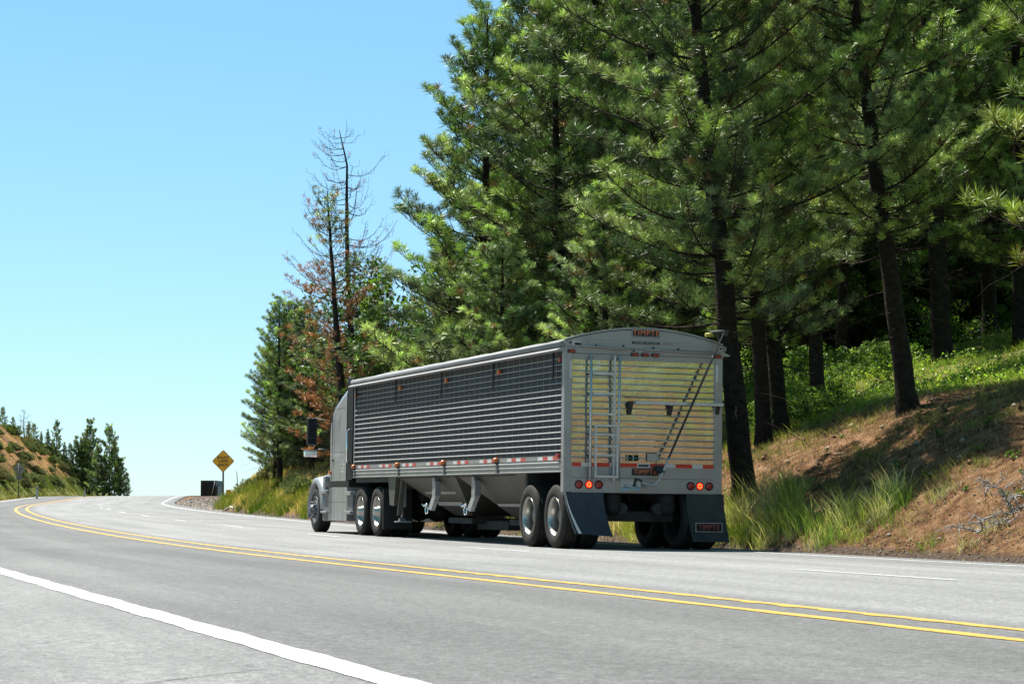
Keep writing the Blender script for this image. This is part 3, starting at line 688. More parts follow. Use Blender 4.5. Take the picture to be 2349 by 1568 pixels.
# nose slope plate, upper coupler, landing gear
b=MB(); b.box(10.3,LT,-HW+.08,HW-.08,1.06,1.157); b.build('coupler_plate',M_UND,trailer)
b=MB(); b.prism([(9.85,1.157),(10.42,1.157),(10.28,.62),(9.98,.60)],'y',HW-.14,HW-.06); b.build('gusset',M_HOP,trailer); b=MB(); b.prism([(9.85,1.157),(10.42,1.157),(10.28,.62),(9.98,.60)],'y',-HW+.06,-HW+.14); b.build('gusset',M_HOP,trailer); b=MB(); b.prism([(9.62,1.15),(9.72,1.15),(9.98,.42),(9.90,.42)],'y',HW-.2,HW-.12); b.build('brace',M_HOP,trailer)
for sgn in(1,-1):
    b=MB(); b.box(10.02,10.12,sgn*.98,sgn*1.10,.58,1.12); lg=b.build('landing_leg',M_STEEL,trailer)
    b=MB(); b.tube([(10.07,sgn*1.04,.6),(10.07,sgn*1.04,.33)],.024,8); b.box(9.92,10.2,sgn*.90,sgn*1.16,.29,.31); b.prism([(9.98,.31),(10.16,.31),(10.10,.37),(10.04,.37)],'y',sgn*.98,sgn*1.1); b.build('foot_pad',M_STEEL,lg)
# chassis rails, axles, air bags, box
b=MB()
for sgn in(1,-1): b.box(.1,2.6,sgn*.55,sgn*.47,.72,.95)
b.box(.12,.2,-1.1,1.1,.84,1.0); b.box(2.0,2.1,-1.2,1.2,.6,1.15); b.build('subframe',M_UND,trailer)
for x in(.45,1.69):
    b=MB(); b.tube([(x,-1.0,.485),(x,1.0,.485)],.065,10); b.box(x-.1,x+.1,-.62,.62,.42,.58); ax=b.build('axle',M_UND,trailer)
    for sgn in(1,-1):
        b=MB(); b.lathe([(.11,-.02),(.14,.03),(.14,.12),(.125,.14),(.14,.16),(.14,.26),(.11,.30)],(x-.28,sgn*.44,.56),'z',16); b.build('air_bag',M_RUB,ax)
    for sgn in(1,-1):
        b=MB(); b.tube([(x-.15,sgn*.3,.62),(x-.35,sgn*.3,.62)],.09,10); b.build('brake_chamber',M_UND,ax)
# wheels
def wheel_proto(kind):
    root=MB()
    if kind=='dual':
        root.lathe([(.296,-.02),(.300,-.006),(.290,-.006),(.278,-.03),(.268,-.05),(.262,-.20)],(0,0,0),'y',36,cap=False)
    elif kind=='drive':
        root.lathe([(.296,-.02),(.300,-.006),(.290,-.006),(.278,-.03),(.268,-.05),(.262,-.17),(.20,-.165),(.16,-.16),(.11,-.07),(.105,-.03),(.09,-.02),(.085,.035),(.06,.05),(0,.055)],(0,0,0),'y',36,cap=False)
    else:
        root.lathe([(.296,-.02),(.302,-.005),(.29,-.0),(.27,-.03),(.25,-.05),(.20,-.015),(.17,.01),(.12,.015),(.11,.06),(.09,.10),(.06,.12),(0,.125)],(0,0,0),'y',36,cap=False)
        for q in range(10):
            an=q*math.pi/5; root.lathe([(.017,0),(.017,.05),(.012,.085),(0,.09)],(math.cos(an)*.165,0,math.sin(an)*.165),'y',8)
    if kind=='drive':
        for q in range(10):
            an=q*math.pi/5; root.lathe([(.016,-.165),(.016,-.13),(.01,-.11),(0,-.108)],(math.cos(an)*.185,0,math.sin(an)*.185),'y',8)
    return root
M_DISC=mat('polished_wheel_disc',(.36,.345,.32),.3,metal=.95,noise=.15,nscale=6)
M_HUB=mat('darker_hub',(.16,.145,.125),.55,metal=.5,noise=.3,nscale=8)  # darker and browner than the wheel disc
def tyre_mb(off=0):
    b=MB(); g=[]
    prof=[(.292,-.012+off),(.33,.002+off),(.40,.008+off),(.455,-.008+off),(.478,-.028+off)]
    # tread with four grooves
    yy=-.045
    for q in range(5):
        prof+=[(.486,yy+off),(.486,yy-.026+off)]
        if q<4: prof+=[(.474,yy-.029+off),(.474,yy-.037+off)]
        yy-=.040
    prof+=[(.478,-.255+off),(.455,-.275+off),(.40,-.288+off),(.33,-.282+off),(.292,-.268+off)]
    return b.lathe(prof,(0,0,0),'y',48,closed=True)
def add_wheel(parent,x,ys,kind,off=(0,0,0)):
    sgn=1 if ys>0 else -1
    wb=wheel_proto(kind); wo=wb.build('wheel',M_DISC if kind!='steer' else M_SIL2,parent)
    ty=tyre_mb().build('tyre',M_SIDEWALL,wo)
    if kind=='dual': MB().lathe([(.262,-.20),(.20,-.197),(.13,-.197),(.122,-.187),(.118,-.12),(.095,-.10),(.05,-.095),(0,-.095)],(0,0,0),'y',36).build('hub',M_HUB,wo)
    if kind!='steer': tyre_mb(-.335).build('tyre',M_RUB,wo); 
    wo.location=(x,ys,.486); wo.rotation_euler=(0,0,0 if sgn>0 else math.pi)
    return wo
for x in(.45,1.69):
    for sgn in(1,-1): add_wheel(trailer,x,sgn*(HW-.01),'dual')
# ---------------------------------------------------------------- tractor unit
TX=14.3
tractor=empty('semi_truck',M=truck_M(TX),label='silver grey sleeper cab truck hauling the ribbed hopper trailer',cat='truck')
OFF=(TX,0,0)
def T(): return MB(OFF)
CW=1.215
# cab and sleeper: cross sections along the length, rounded at the roof edge
def cab_sec(t,w_,zb,zt,rr=.16,crown=.05):
    pts=[(t,-w_,zb),(t,-w_,zt-rr)]
    for q in (.25,.5,.75,1.): 
        an=math.pi/2*q; pts.append((t,-w_+rr*(1-math.cos(an)),zt-rr+rr*math.sin(an)))
    pts.append((t,0,zt+crown))
    for q in (1.,.75,.5,.25):
        an=math.pi/2*q; pts.append((t,w_-rr*(1-math.cos(an)),zt-rr+rr*math.sin(an)))
    pts+=[(t,w_,zt-rr),(t,w_,zb)]; return pts
secs=[(13.87,CW,1.10,3.08,.22),(14.15,CW,1.10,3.05,.24),(14.5,CW,1.10,2.96,.25),(14.85,CW,1.10,2.83,.25),(15.15,CW-.005,1.10,2.68,.22),(15.4,CW-.03,1.10,2.50,.2),(15.62,CW-.08,1.12,2.27,.16),(15.85,CW-.14,1.15,1.92,.12),(16.12,CW-.2,1.18,1.55,.1),(16.22,CW-.24,1.18,1.36,.08)]
b=T(); b.loft([cab_sec(*s_) for s_ in secs]); cab=b.build('cab',M_SIL,tractor,smooth=False,bevel=.012)
for p in cab.data.polygons: p.use_smooth=True
md=cab.modifiers.new('wn','WEIGHTED_NORMAL')
# dark back wall with roof fairing edge and side extenders
b=T(); b.box(13.80,13.868,-CW+.01,CW-.01,1.10,3.02); b.prism([(y_,z_) for y_,z_ in arc(3.0,3.26,12,CW-.03)]+[(-CW+.03,2.6),(CW-.03,2.6)],'x',13.74,13.86)
b.build('cab_back_wall',M_NAVY,tractor,bevel=.01)
for sgn in(1,-1):
    b=T(); b.prism([(13.86,1.12),(13.86,3.22),(13.80,3.24),(13.42,3.20),(13.38,3.12),(13.38,1.12)],'y',sgn*CW,sgn*(CW-.03)); ext=b.build('side_fairing',M_NAVY,tractor,bevel=.008)
    b=T(); b.tube([(13.60,sgn*(CW+.005),2.16),(13.56,sgn*(CW+.07),2.12),(13.555,sgn*(CW+.075),1.6),(13.58,sgn*(CW+.06),1.5),(13.66,sgn*(CW+.0),1.46)],.019,8); b.build('grab_handle',M_CHR,ext)
    b=T(); b.box(13.858,13.882,sgn*(CW-.005),sgn*(CW+.012),1.10,2.92); b.build('edge_trim',M_FRAME,ext)
    # door window
    def wy(t): return sgn*(np.interp(t,[15.15,15.4,15.62,15.85,16.12],[CW-.005,CW-.03,CW-.08,CW-.14,CW-.2])+.006)
    P4=[(15.18,1.87),(15.18,2.44),(15.34,2.40),(15.52,2.20),(15.74,1.90),(15.74,1.80)]
    b=T(); A=[b.b.verts.new((t,wy(t),z)) for t,z in P4]; B=[b.b.verts.new((t,wy(t)-sgn*.02,z)) for t,z in P4]
    for i in range(6): b.face([A[i],A[(i+1)%6],B[(i+1)%6],B[i]])
    b.face(A); b.face(B); b.build('door_window',M_GLASS,cab)
    b=T(); b.tube([(15.16,wy(15.16),2.47),(15.36,wy(15.36),2.43),(15.55,wy(15.55),2.22),(15.80,wy(15.8),1.86),(15.86,wy(15.86),1.80)],.018,6); b.build('window_trim',M_BLK,cab)
    # panel seams
    b=T()
    b.box(13.90,15.14,sgn*CW,sgn*(CW+.0025),2.615,2.622); b.box(13.90,14.95,sgn*CW,sgn*(CW+.0025),1.70,1.706)
    for t_ in(14.95,): b.box(t_,t_+.006,sgn*CW,sgn*(CW+.0025),1.12,2.62)
    b.box(15.14,15.146,sgn*(CW-.01),sgn*(CW+.0025),1.12,2.58); b.box(14.36,14.365,sgn*CW,sgn*(CW+.0025),1.12,1.70)
    b.tube([(14.40,sgn*CW,2.42),(14.50,sgn*CW,2.42),(14.53,sgn*CW,2.17),(14.47,sgn*CW,2.17)],.004,4)
    join(cab,b.build('panel_seam',M_UND,cab))
    b=T(); b.box(15.22,15.32,sgn*(CW-.01),sgn*(CW+.03),1.25,1.31); b.build('marker_light',M_AMB,cab,bevel=.008)
    b=T(); b.box(14.98,15.06,sgn*(CW),sgn*(CW+.03),1.52,1.55); b.build('door_handle',M_BLK,cab)
    # mirrors
    t0=15.95; y0=CW-.16
    b=T(); b.tube([(15.60,sgn*(CW-.1),2.36),(15.95,sgn*(CW+.16),2.45),(16.0,sgn*(CW+.22),2.42)],.013,6); b.tube([(15.86,sgn*(CW-.12),1.78),(16.0,sgn*(CW+.2),1.79)],.016,6)
    arm=b.build('mirror_arm',M_BLK,tractor)
    b=T(); b.box(15.94,16.04,sgn*(CW+.14),sgn*(CW+.36),1.87,2.46); mh=b.build('mirror_housing',M_BLK,arm,bevel=.03,bseg=3)
    b=T(); b.box(15.93,15.942,sgn*(CW+.16),sgn*(CW+.33),2.04,2.43); b.box(15.93,15.942,sgn*(CW+.16),sgn*(CW+.33),1.90,2.02); b.build('mirror_glass',M_NAVY,arm)
    b=T(); b.box(15.96,16.04,sgn*(CW+.12),sgn*(CW+.42),1.62,1.76); b.build('wide_mirror',M_CHR,arm,bevel=.03,bseg=3)
text_obj('lettering','MC 157711\nUSDOT 384877\nVIN 268675\nGVW 80000',.075,M_WH,cab,Matrix(((-1,0,0,14.20-TX),(0,0,1,CW+.002),(0,1,0,1.40),(0,0,0,1))),ext=.0003,squash=.9)
# hood, bumper, fenders
b=T(); secs=[(16.15,.98,.85,1.40,.10),(16.5,.96,.80,1.37,.12),(16.95,.92,.72,1.30,.14),(17.3,.86,.62,1.18,.16),(17.48,.80,.55,1.02,.15)]
b.loft([cab_sec(*s_) for s_ in secs]); hood=b.build('hood',M_SIL,tractor,bevel=.01)
for p in hood.data.polygons: p.use_smooth=True
hood.modifiers.new('wn','WEIGHTED_NORMAL')
b=T(); b.box(17.38,17.55,-1.18,1.18,.30,.62); b.build('bumper',M_SIL2,tractor,bevel=.03,bseg=3)
for sgn in(1,-1):
    secs=[]; cx_,cz_=16.72,.50
    for i in range(15):
        an=R(-8+ (188)*i/14); ca,sa=math.cos(an),math.sin(an); ro=.68+.04*abs(ca); ri=.56
        secs.append([(cx_+ca*ri*1.06,sgn*.78,cz_+sa*ri),(cx_+ca*ri*1.06,sgn*1.20,cz_+sa*ri),(cx_+ca*(ri+.03)*1.06,sgn*1.225,cz_+sa*(ri+.03)),(cx_+ca*ro*1.06,sgn*1.17,cz_+sa*ro),(cx_+ca*(ro+.02)*1.04,sgn*.98,cz_+sa*(ro+.05)),(cx_+ca*(ro)*1.04,sgn*.78,cz_+sa*(ro+.05))])
    b=T(); b.loft(secs); fe=b.build('fender',M_SIL,tractor)
    for p in fe.data.polygons: p.use_smooth=True
    b=T(); b.box(16.0,16.2,sgn*.80,sgn*1.16,.88,1.22); b.build('cowl_panel',M_SIL,tractor,bevel=.03)
    # steps, fuel tank and skirt
    b=T(); b.box(15.52,16.12,sgn*1.17,sgn*.80,.25,.92); b.box(15.5,16.1,sgn*1.20,sgn*.82,.80,.86)
    stp=b.build('step_panel',M_SIL2,tractor,bevel=.02)
    b=T(); b.box(15.50,16.02,sgn*1.24,sgn*1.0,.42,.47); b.build('step',M_FRAME,stp,bevel=.008); b=T(); b.box(15.50,16.02,sgn*1.24,sgn*1.0,.84,.90); b.build('step',M_FRAME,stp,bevel=.008)
    b=T(); b.box(13.88,15.48,sgn*1.19,sgn*.75,.27,.97); tk=b.build('tank_skirt',M_SIL,tractor,bevel=.06,bseg=4)
    b=T()
    b.box(13.90,15.46,sgn*1.188,sgn*1.1925,.66,.666); b.box(15.0,15.006,sgn*1.188,sgn*1.1925,.30,.94); b.box(14.2,14.206,sgn*1.188,sgn*1.1925,.30,.94); join(tk,b.build('panel_seam',M_UND,tk))
    b=T(); b.box(13.38,13.86,sgn*1.19,sgn*.80,.40,.88); st2=b.build('rear_step_panel',M_SIL2,tractor,bevel=.02)
    b=T(); b.box(13.36,13.86,sgn*1.25,sgn*.95,.42,.48); b.build('step',M_FRAME,st2,bevel=.008); b=T(); b.box(13.36,13.86,sgn*1.25,sgn*.95,.80,.88); b.build('step',M_FRAME,st2,bevel=.008)
    b=T(); b.box(13.9,15.9,sgn*1.15,sgn*.7,.98,1.10); b.build('cab_floor',M_BLK,tractor)
    add=add_wheel(tractor,16.70-TX,sgn*1.20,'steer')
    for x in(11.27,12.55): add_wheel(tractor,x-TX,sgn*(HW-.05),'drive')
    b=T(); b.prism([(10.70,.15),(10.74,.15),(10.78,.92),(10.74,.92)],'y',sgn*(HW-.05),sgn*.66); b.build('mud_flap',M_BLK,tractor)
b=T()
for sgn in(1,-1): b.box(10.6,17.3,sgn*.47,sgn*.39,.70,.98)
for x in(10.8,12.0,13.3,14.6,16.0): b.box(x,x+.1,-.45,.45,.72,.95)
b.box(10.9,12.3,-.5,.5,.985,1.06); b.build('chassis',M_UND,tractor)
b=T()
for x in(11.27,12.55,16.7): b.tube([(x,-1.0,.486),(x,1.0,.486)],.07,10); b.lathe([(.0,-.2),(.16,-.12),(.2,0),(.16,.12),(0,.2)],(x,0,.486),'y',12)
b.box(13.9,16.2,-.4,.4,.42,.75); b.box(12.4,13.8,-.95,.95,.35,.9); b.build('axle',M_UND,tractor)
# ---------------------------------------------------------------- vegetation
def leafmat(name,rough=.45,trans=.25,spec=.4,var=.35,gain=1.0):
    m=bpy.data.materials.new(name); m.use_nodes=True; t=m.node_tree; N=t.nodes; L=t.links; b=N['Principled BSDF']
    at=N.new('ShaderNodeAttribute'); at.attribute_name='col'
    oi=N.new('ShaderNodeObjectInfo'); mr=N.new('ShaderNodeMapRange'); mr.inputs[3].default_value=(1-var*.5)*gain*.6; mr.inputs[4].default_value=(1+var*.5)*gain*.6; L.new(oi.outputs['Random'],mr.inputs[0])
    s=N.new('ShaderNodeVectorMath'); s.operation='SCALE'; L.new(at.outputs['Color'],s.inputs[0]); L.new(mr.outputs[0],s.inputs['Scale'])
    L.new(s.outputs[0],b.inputs['Base Color']); b.inputs['Roughness'].default_value=rough; b.inputs['Specular IOR Level'].default_value=spec
    if trans:
        tr_=N.new('ShaderNodeBsdfTranslucent'); s2=N.new('ShaderNodeVectorMath'); s2.operation='MULTIPLY'; s2.inputs[1].default_value=(1.5,1.7,.7); L.new(s.outputs[0],s2.inputs[0]); L.new(s2.outputs[0],tr_.inputs[0])
        mx=N.new('ShaderNodeMixShader'); mx.inputs[0].default_value=trans; o=N['Material Output']; L.new(b.outputs[0],mx.inputs[1]); L.new(tr_.outputs[0],mx.inputs[2]); L.new(mx.outputs[0],o.inputs[0])
    return m
M_NEED=leafmat('pine_needles',.48,.11,.4,.4,1.55); M_LEAF=leafmat('green_leaves',.5,.4,.3); M_SAGE=leafmat('sage_leaves',.8,.25,.1,.3,1.5)
M_GRASS=leafmat('grass_blades',.7,.25,.15,0); M_BARK=mat('dark_pine_bark',(.048,.036,.028),.95,spec=.1,noise=.5,nscale=6,bump=.8,bscale=9)
M_TWIG=mat('pale_dead_wood',(.42,.39,.36),.8,noise=.3,nscale=8); M_DEADBARK=mat('dead_tree_bark',(.030,.026,.024),.9,noise=.3,nscale=5)
class TB:
    """bundle of tapered tubes as arrays"""
    def __init__(s): s.V=[];s.F=[];s.n=0
    def tube(s,P,Rr,seg=5):
        P=np.asarray(P,float); k=len(P); T_=np.gradient(P,axis=0); T_/=np.linalg.norm(T_,axis=1)[:,None]+1e-9
        ref=np.array([0,0,1.]) if abs(T_[0,2])<.9 else np.array([1.,0,0])
        U=np.cross(T_,ref); U/=np.linalg.norm(U,axis=1)[:,None]+1e-9; W_=np.cross(T_,U)
        an=np.arange(seg)*2*np.pi/seg; Rr=np.asarray(Rr,float)
        V=P[:,None,:]+(U[:,None,:]*np.cos(an)[None,:,None]+W_[:,None,:]*np.sin(an)[None,:,None])*Rr[:,None,None]
        s.V.append(V.reshape(-1,3)); i=np.arange(k-1)[:,None]*seg; j=np.arange(seg)[None,:]; j2=(j+1)%seg
        s.F.append((np.stack([i+j,i+j2,i+seg+j2,i+seg+j],2).reshape(-1,4))+s.n); s.n+=k*seg
    def out(s): return np.concatenate(s.V),np.concatenate(s.F)
def unit(v): return v/(np.linalg.norm(v,axis=-1,keepdims=True)+1e-9)
def tufts(P,D,rs,n=22,ln=.19,wd=.018,cols=None,spread=(.25,1.65),along=.15):
    """needle tufts at P pointing along D -> triangles"""
    k=len(P); u=rs.rand(k,n); rnd=unit(rs.randn(k,n,3)); Dn=unit(D)[:,None,:]
    perp=unit(rnd-(rnd*Dn).sum(2,keepdims=True)*Dn); an=rs.uniform(spread[0],spread[1],(k,n))*(1-.35*u)
    dr=Dn*np.cos(an)[...,None]+perp*np.sin(an)[...,None]
    base=P[:,None,:]+Dn*((u-.8)*along)[...,None]; l=ln*rs.uniform(.75,1.15,(k,n))
    tip=base+dr*l[...,None]; tip[...,2]-=.015*l/ln
    sd=unit(np.cross(dr,unit(rs.randn(k,n,3))))*(wd*.5)
    q=base+dr*(l*.45)[...,None]
    V=np.stack([base,q+sd,tip,q-sd],2).reshape(-1,3); m=k*n
    F=np.arange(m*4).reshape(m,4)
    c=np.repeat(cols,n*4,axis=0)*np.repeat(rs.uniform(.7,1.3,(m,1)),4,axis=0)
    tipg=np.tile(np.array([0,.3,1,.3])[None,:],(m,1)).reshape(-1,1)*np.repeat(u.reshape(-1,1),4,axis=0)
    return V,F,c
GREEN=[(.12,.19,.040),(.21,.29,.070),(.075,.125,.040),(.29,.36,.12),(.18,.23,.11)]
def pine(name,H,Rc,base,seed,n=22,dens=1.0,wd=.018,ln=.19,pal=GREEN,dead=0.0,bare_low=True,trunk_r=None,shape=.8,brown=0,clump=1.0,wild=.15):
    rs=np.random.RandomState(seed); tb=TB(); r0=trunk_r or H*.0135
    zs=np.linspace(0,H,26); bx=np.cumsum(rs.randn(26))*.018*H/26; by=np.cumsum(rs.randn(26))*.018*H/26
    tp=np.stack([bx,by,zs],1); rad=r0*(1-zs/H)**.85+.012; rad[0]*=1.35
    tb.tube(tp,rad,10)
    P=[];D=[];Cc=[]; pal=np.array(pal)
    def tpos(z): return np.array([np.interp(z,zs,bx),np.interp(z,zs,by),z])
    z=base*H; zb=z
    while z<H-.15:
        t=(z-zb)/(H-zb); L0=Rc*((1-t)**shape)*(1.0 if t>.12 else .62+.38*t/.12)+.22
        nb=rs.randint(4,6) if t<.93 else 3; a0=rs.rand()*6.28
        for q in range(nb):
            az=a0+q*6.283/nb+rs.uniform(-.4,.4); L=L0*rs.uniform(1-wild*2.2,1+wild); el=.02+.95*t**1.1+rs.uniform(-.18,.18)
            m=max(4,int(L/.3)+2); s=np.linspace(0,1,m); up=.16+.3*(1-t)
            px=s*L*np.cos(el); pz=s*L*np.sin(el)+up*L*s**2.2*.6-.05*L*np.sin(s*3.1)
            bend=rs.uniform(-.25,.25)*s**2*L
            o=tpos(z+rs.uniform(-.12,.12)); B=np.stack([o[0]+px*math.cos(az)-bend*math.sin(az),o[1]+px*math.sin(az)+bend*math.cos(az),o[2]+pz],1)
            tb.tube(B,(.010+.016*L)*(1-s*.82)*.62,4)
            # side twigs
            nt_=max(2,int(L/(.165/dens)))
            colb=pal[rs.randint(len(pal))]*rs.uniform(.8,1.25); isb=rs.rand()<brown*(.95-t*.75)
            for w_ in range(nt_):
                u=1-(w_/nt_)**1.0*(.72 if t<.8 else .9)
                c0=np.array([np.interp(u,s,B[:,i]) for i in range(3)]); c1=np.array([np.interp(min(1,u+.06),s,B[:,i]) for i in range(3)])
                dv=unit(c1-c0) if u<.97 else unit(B[-1]-B[-2])
                side=np.cross(dv,[0,0,1]); side=unit(side)*(1 if w_%2 else -1)
                tl=(.16+.34*(1-u)*L*.5+rs.rand()*.22) if u<.97 else .12
                tl=min(tl,.95)
                dd=unit(dv*.75+side*rs.uniform(.45,1.0)*(0 if u>.97 else 1)+np.array([0,0,rs.uniform(.3,1.0)]))
                mid=c0+dd*tl*.55; end=mid+unit(dd+np.array([0,0,.45]))*tl*.5
                tb.tube([c0,mid,end],[.011,.008,.005],3)
                if rs.rand()<dead: continue
                k=max(1,int(tl/.20*clump))
                for g in range(k):
                    f=1-g/(k+.3)*.85; pp=c0+(mid-c0)*min(1,f*2) if f<.5 else mid+(end-mid)*(f*2-1)
                    P.append(pp+rs.randn(3)*.012); D.append(unit(unit(end-mid)+np.array([0,0,.9])) if g==0 else unit(dd+rs.randn(3)*.3+np.array([0,0,.6])))
                    cc=colb*rs.choice([.45,.7,1.,1.4,1.9])
                    if isb: cc=np.array([.33,.13,.045])*rs.uniform(.7,1.3)
                    elif rs.rand()<.03: cc=np.array([.20,.12,.04])
                    Cc.append(cc)
        z+=(.30+.16*(1-t))/dens**.3*rs.uniform(.8,1.2)
    # bare dead branches on the lower trunk
    if bare_low:
        z=.12*H
        while z<zb+.12*H:
            az=rs.rand()*6.28; L=rs.uniform(.5,1.6)*Rc*.5; s=np.linspace(0,1,6); o=tpos(z); dr=-.5*s*s*L*rs.uniform(.3,1.0)
            B=np.stack([o[0]+s*L*math.cos(az)+np.cumsum(rs.randn(6))*.03,o[1]+s*L*math.sin(az)+np.cumsum(rs.randn(6))*.03,o[2]+dr],1); tb.tube(B,.016*(1-s*.8),4)
            for g in range(4):
                c0=B[2+g%4]; d2=unit(np.array([math.cos(az+rs.uniform(-1,1)),math.sin(az+rs.uniform(-1,1)),rs.uniform(-.7,.1)])); tb.tube([c0,c0+d2*.3,c0+d2*.5+[0,0,-.08]],[.008,.005,.003],3)
            z+=rs.uniform(.1,.28)
    V,F=tb.out(); crown=tufts(np.array(P),np.array(D),rs,n,ln,wd,np.array(Cc)) if P else None
    return dict(name=name,H=H,wood=(V,F),crown=crown)
def mk(name,data,bark,leaf,crown='crown',**k):
    root=empty(name,(0,0,0),**k)
    npmesh('trunk',data['wood'][0],data['wood'][1],bark,root,smooth=True)
    if data['crown'] is not None: npmesh(crown,*data['crown'][:2],leaf,root,cols=data['crown'][2])
    return root
PROTO={}; USED=set()
def place(key,loc,H=None,spin=0,lean=0,leany=0,wide=1.0,**k):
    root=PROTO[key]; o=copy_tree(root) if key in USED else root; USED.add(key)
    s=(H/root['h0']) if H else 1.0
    o.matrix_world=Matrix.Translation(loc)@Matrix.Rotation(lean,4,'Y')@Matrix.Rotation(leany,4,'X')@Matrix.Rotation(spin,4,'Z')@Matrix.Diagonal((s*wide,s*wide,s,1))
    for kk in('label','category','group'):
        if kk in o: del o[kk]
    return tag(o,**k)
def proto(key,name,data,bark,leaf,h0,crown='crown'):
    r=mk(name,data,bark,leaf,crown); r['h0']=h0; PROTO[key]=r
proto('p1','pine_tree',pine('a',13,2.6,.10,1,n=50,dens=1.3,shape=.60,ln=.215,wd=.015,clump=.7),M_BARK,M_NEED,13)
proto('p2','pine_tree',pine('b',13,2.4,.10,2,n=50,dens=1.25,shape=.52,wild=.26,ln=.215,wd=.015,clump=.7),M_BARK,M_NEED,13)
proto('p3','pine_tree',pine('c',18,3.4,.15,3,n=50,dens=1.2,shape=.5,wild=.25,ln=.235,wd=.016,clump=.7),M_BARK,M_NEED,18)
proto('p4','pine_tree',pine('d',20,3.5,.25,4,n=46,dens=1.2,shape=.42,wild=.3,ln=.24,wd=.016,clump=.75),M_BARK,M_NEED,20)
YG=[(.22,.28,.05),(.28,.32,.055),(.17,.24,.05)]
proto('py','pine_tree',pine('y',12,2.3,.10,6,n=44,dens=.85,pal=YG,shape=.5,ln=.22,wd=.012,clump=.8),M_BARK,M_NEED,12)
proto('far','pine_tree',pine('f',8,1.55,.06,7,n=16,dens=1.15,wd=.05,ln=.26,shape=.75,bare_low=False,wild=.3,clump=1.3),M_BARK,M_NEED,8)
proto('far2','pine_tree',pine('g',8,1.8,.10,8,n=16,dens=1.0,wd=.05,ln=.26,shape=.6,bare_low=False,wild=.35,clump=1.2),M_BARK,M_NEED,8)
proto('half','pine_tree',pine('h',14,2.1,.14,9,n=26,dens=.85,shape=.6,brown=.95,dead=.22,wild=.3,ln=.2),M_DEADBARK,M_NEED,14)
# dead snag: bare up-curving limbs with a few brown tufts
def snag(seed,H=16,brown=True):
    rs=np.random.RandomState(seed); tb=TB(); zs=np.linspace(0,H,30); bx=-.35*np.sin(zs/H*2.6)+np.where(zs/H>.9,(zs/H-.9)*-6,0)*.5; by=zs*0
    tb.tube(np.stack([bx,by,zs],1),.15*(1-zs/H)**.8+.010,8); P=[];D=[];Cc=[]
    z=.22*H
    while z<H-.3:
        t=z/H; L0=2.5*(1-t)**.5+.3
        for q in range(rs.randint(2,4)):
            az=rs.rand()*6.28; L=L0*rs.uniform(.55,1.1); s=np.linspace(0,1,8); el=-.15+.35*t
            B=np.stack([np.interp(z,zs,bx)+s*L*math.cos(az),s*L*math.sin(az)+np.cumsum(rs.randn(8))*.02,z+s*L*math.sin(el)-.22*L*np.sin(s*2.4)+.62*L*s**3],1); tb.tube(B,(.008+.010*L)*(1-s*.75),4)
            for g in range(int(5*L)):
                u=rs.uniform(.35,1); c0=np.array([np.interp(u,s,B[:,i]) for i in range(3)]); a2=az+rs.uniform(-1.3,1.3)
                d2=np.array([math.cos(a2),math.sin(a2),.2]); tl=rs.uniform(.2,.5); e_=c0+d2*tl*.6+[0,0,tl*.6]; tb.tube([c0,c0+d2*tl*.5,e_],[.008,.006,.004],3)
                pb=1.5 if t<.6 else .3
                if brown and rs.rand()<pb*.6:
                    P.append(e_); D.append(unit(e_-c0)); Cc.append(np.array([.36,.15,.06] if t<.62 else [.40,.24,.22])*rs.uniform(.7,1.2))
        z+=rs.uniform(.16,.42)
    V,F=tb.out(); cr=tufts(np.array(P),np.array(D),rs,14,.13,.014,np.array(Cc)) if P else None
    return dict(wood=(V,F),crown=cr)
proto('snag','dead_pine',snag(11),M_DEADBARK,M_NEED,16,'dead_needles')
proto('snag2','dead_pine',snag(12,8,True),M_DEADBARK,M_NEED,8,'dead_needles')
# leafy bushes and oaks
def leaves(C_,Rr,nl,size,rs,cols,flat=.75):
    k=len(C_); d=unit(rs.randn(k,nl,3)); r=Rr[:,None]*rs.uniform(.55,1.05,(k,nl))**.6; p=C_[:,None,:]+d*r[...,None]*np.array([1,1,flat])
    nrm=unit(d*.6+rs.randn(k,nl,3)*.7+np.array([0,0,.5])); u=unit(np.cross(nrm,rs.randn(k,nl,3))); v=np.cross(nrm,u); s=size*rs.uniform(.6,1.25,(k,nl,1))
    V=np.stack([p-u*s*.5,p-v*s*.32,p+u*s*.5,p+v*s*.32],2).reshape(-1,3); m=k*nl
    c=np.repeat(np.repeat(cols,nl,axis=0)*rs.uniform(.7,1.35,(m,1)),4,axis=0)
    return V,np.arange(m*4).reshape(m,4),c
def bush(seed,H,Rc,nc,nl,size,pal,stem=.25,tree=False):
    rs=np.random.RandomState(seed); tb=TB(); pal=np.array(pal); C_=[];Rr=[]
    for i in range(nc):
        az=rs.rand()*6.28; q=rs.rand()**.5; zz=rs.uniform(.45 if tree else .12,1.0)*H*(1-.25*q); rr=Rc*q*(1 if tree else math.sqrt(max(.1,1-(zz/H-.35)**2)))
        c=np.array([math.cos(az)*rr,math.sin(az)*rr,zz]); C_.append(c); Rr.append(rs.uniform(.16,.34)*(Rc*.55 if tree else Rc*.75))
        b0=np.array([0,0,stem*H*(rs.rand() if tree else .1)]); mid=(b0+c)/2+np.array([0,0,-.1*H*rs.rand()]); tb.tube([b0,mid,c],[.05*H*.12+.01,.02*H*.12+.006,.004],4)
    if tree: tb.tube([[0,0,-.2],[.05,0,.3*H],[0,.05,.62*H]],[.03*H,.022*H,.01*H],8)
    V,F=tb.out(); return dict(wood=(V,F),crown=leaves(np.array(C_),np.array(Rr),nl,size,rs,pal[rs.randint(len(pal),size=nc)]))
BG=[(.14,.25,.04),(.21,.34,.055),(.10,.19,.035),(.28,.40,.08)]
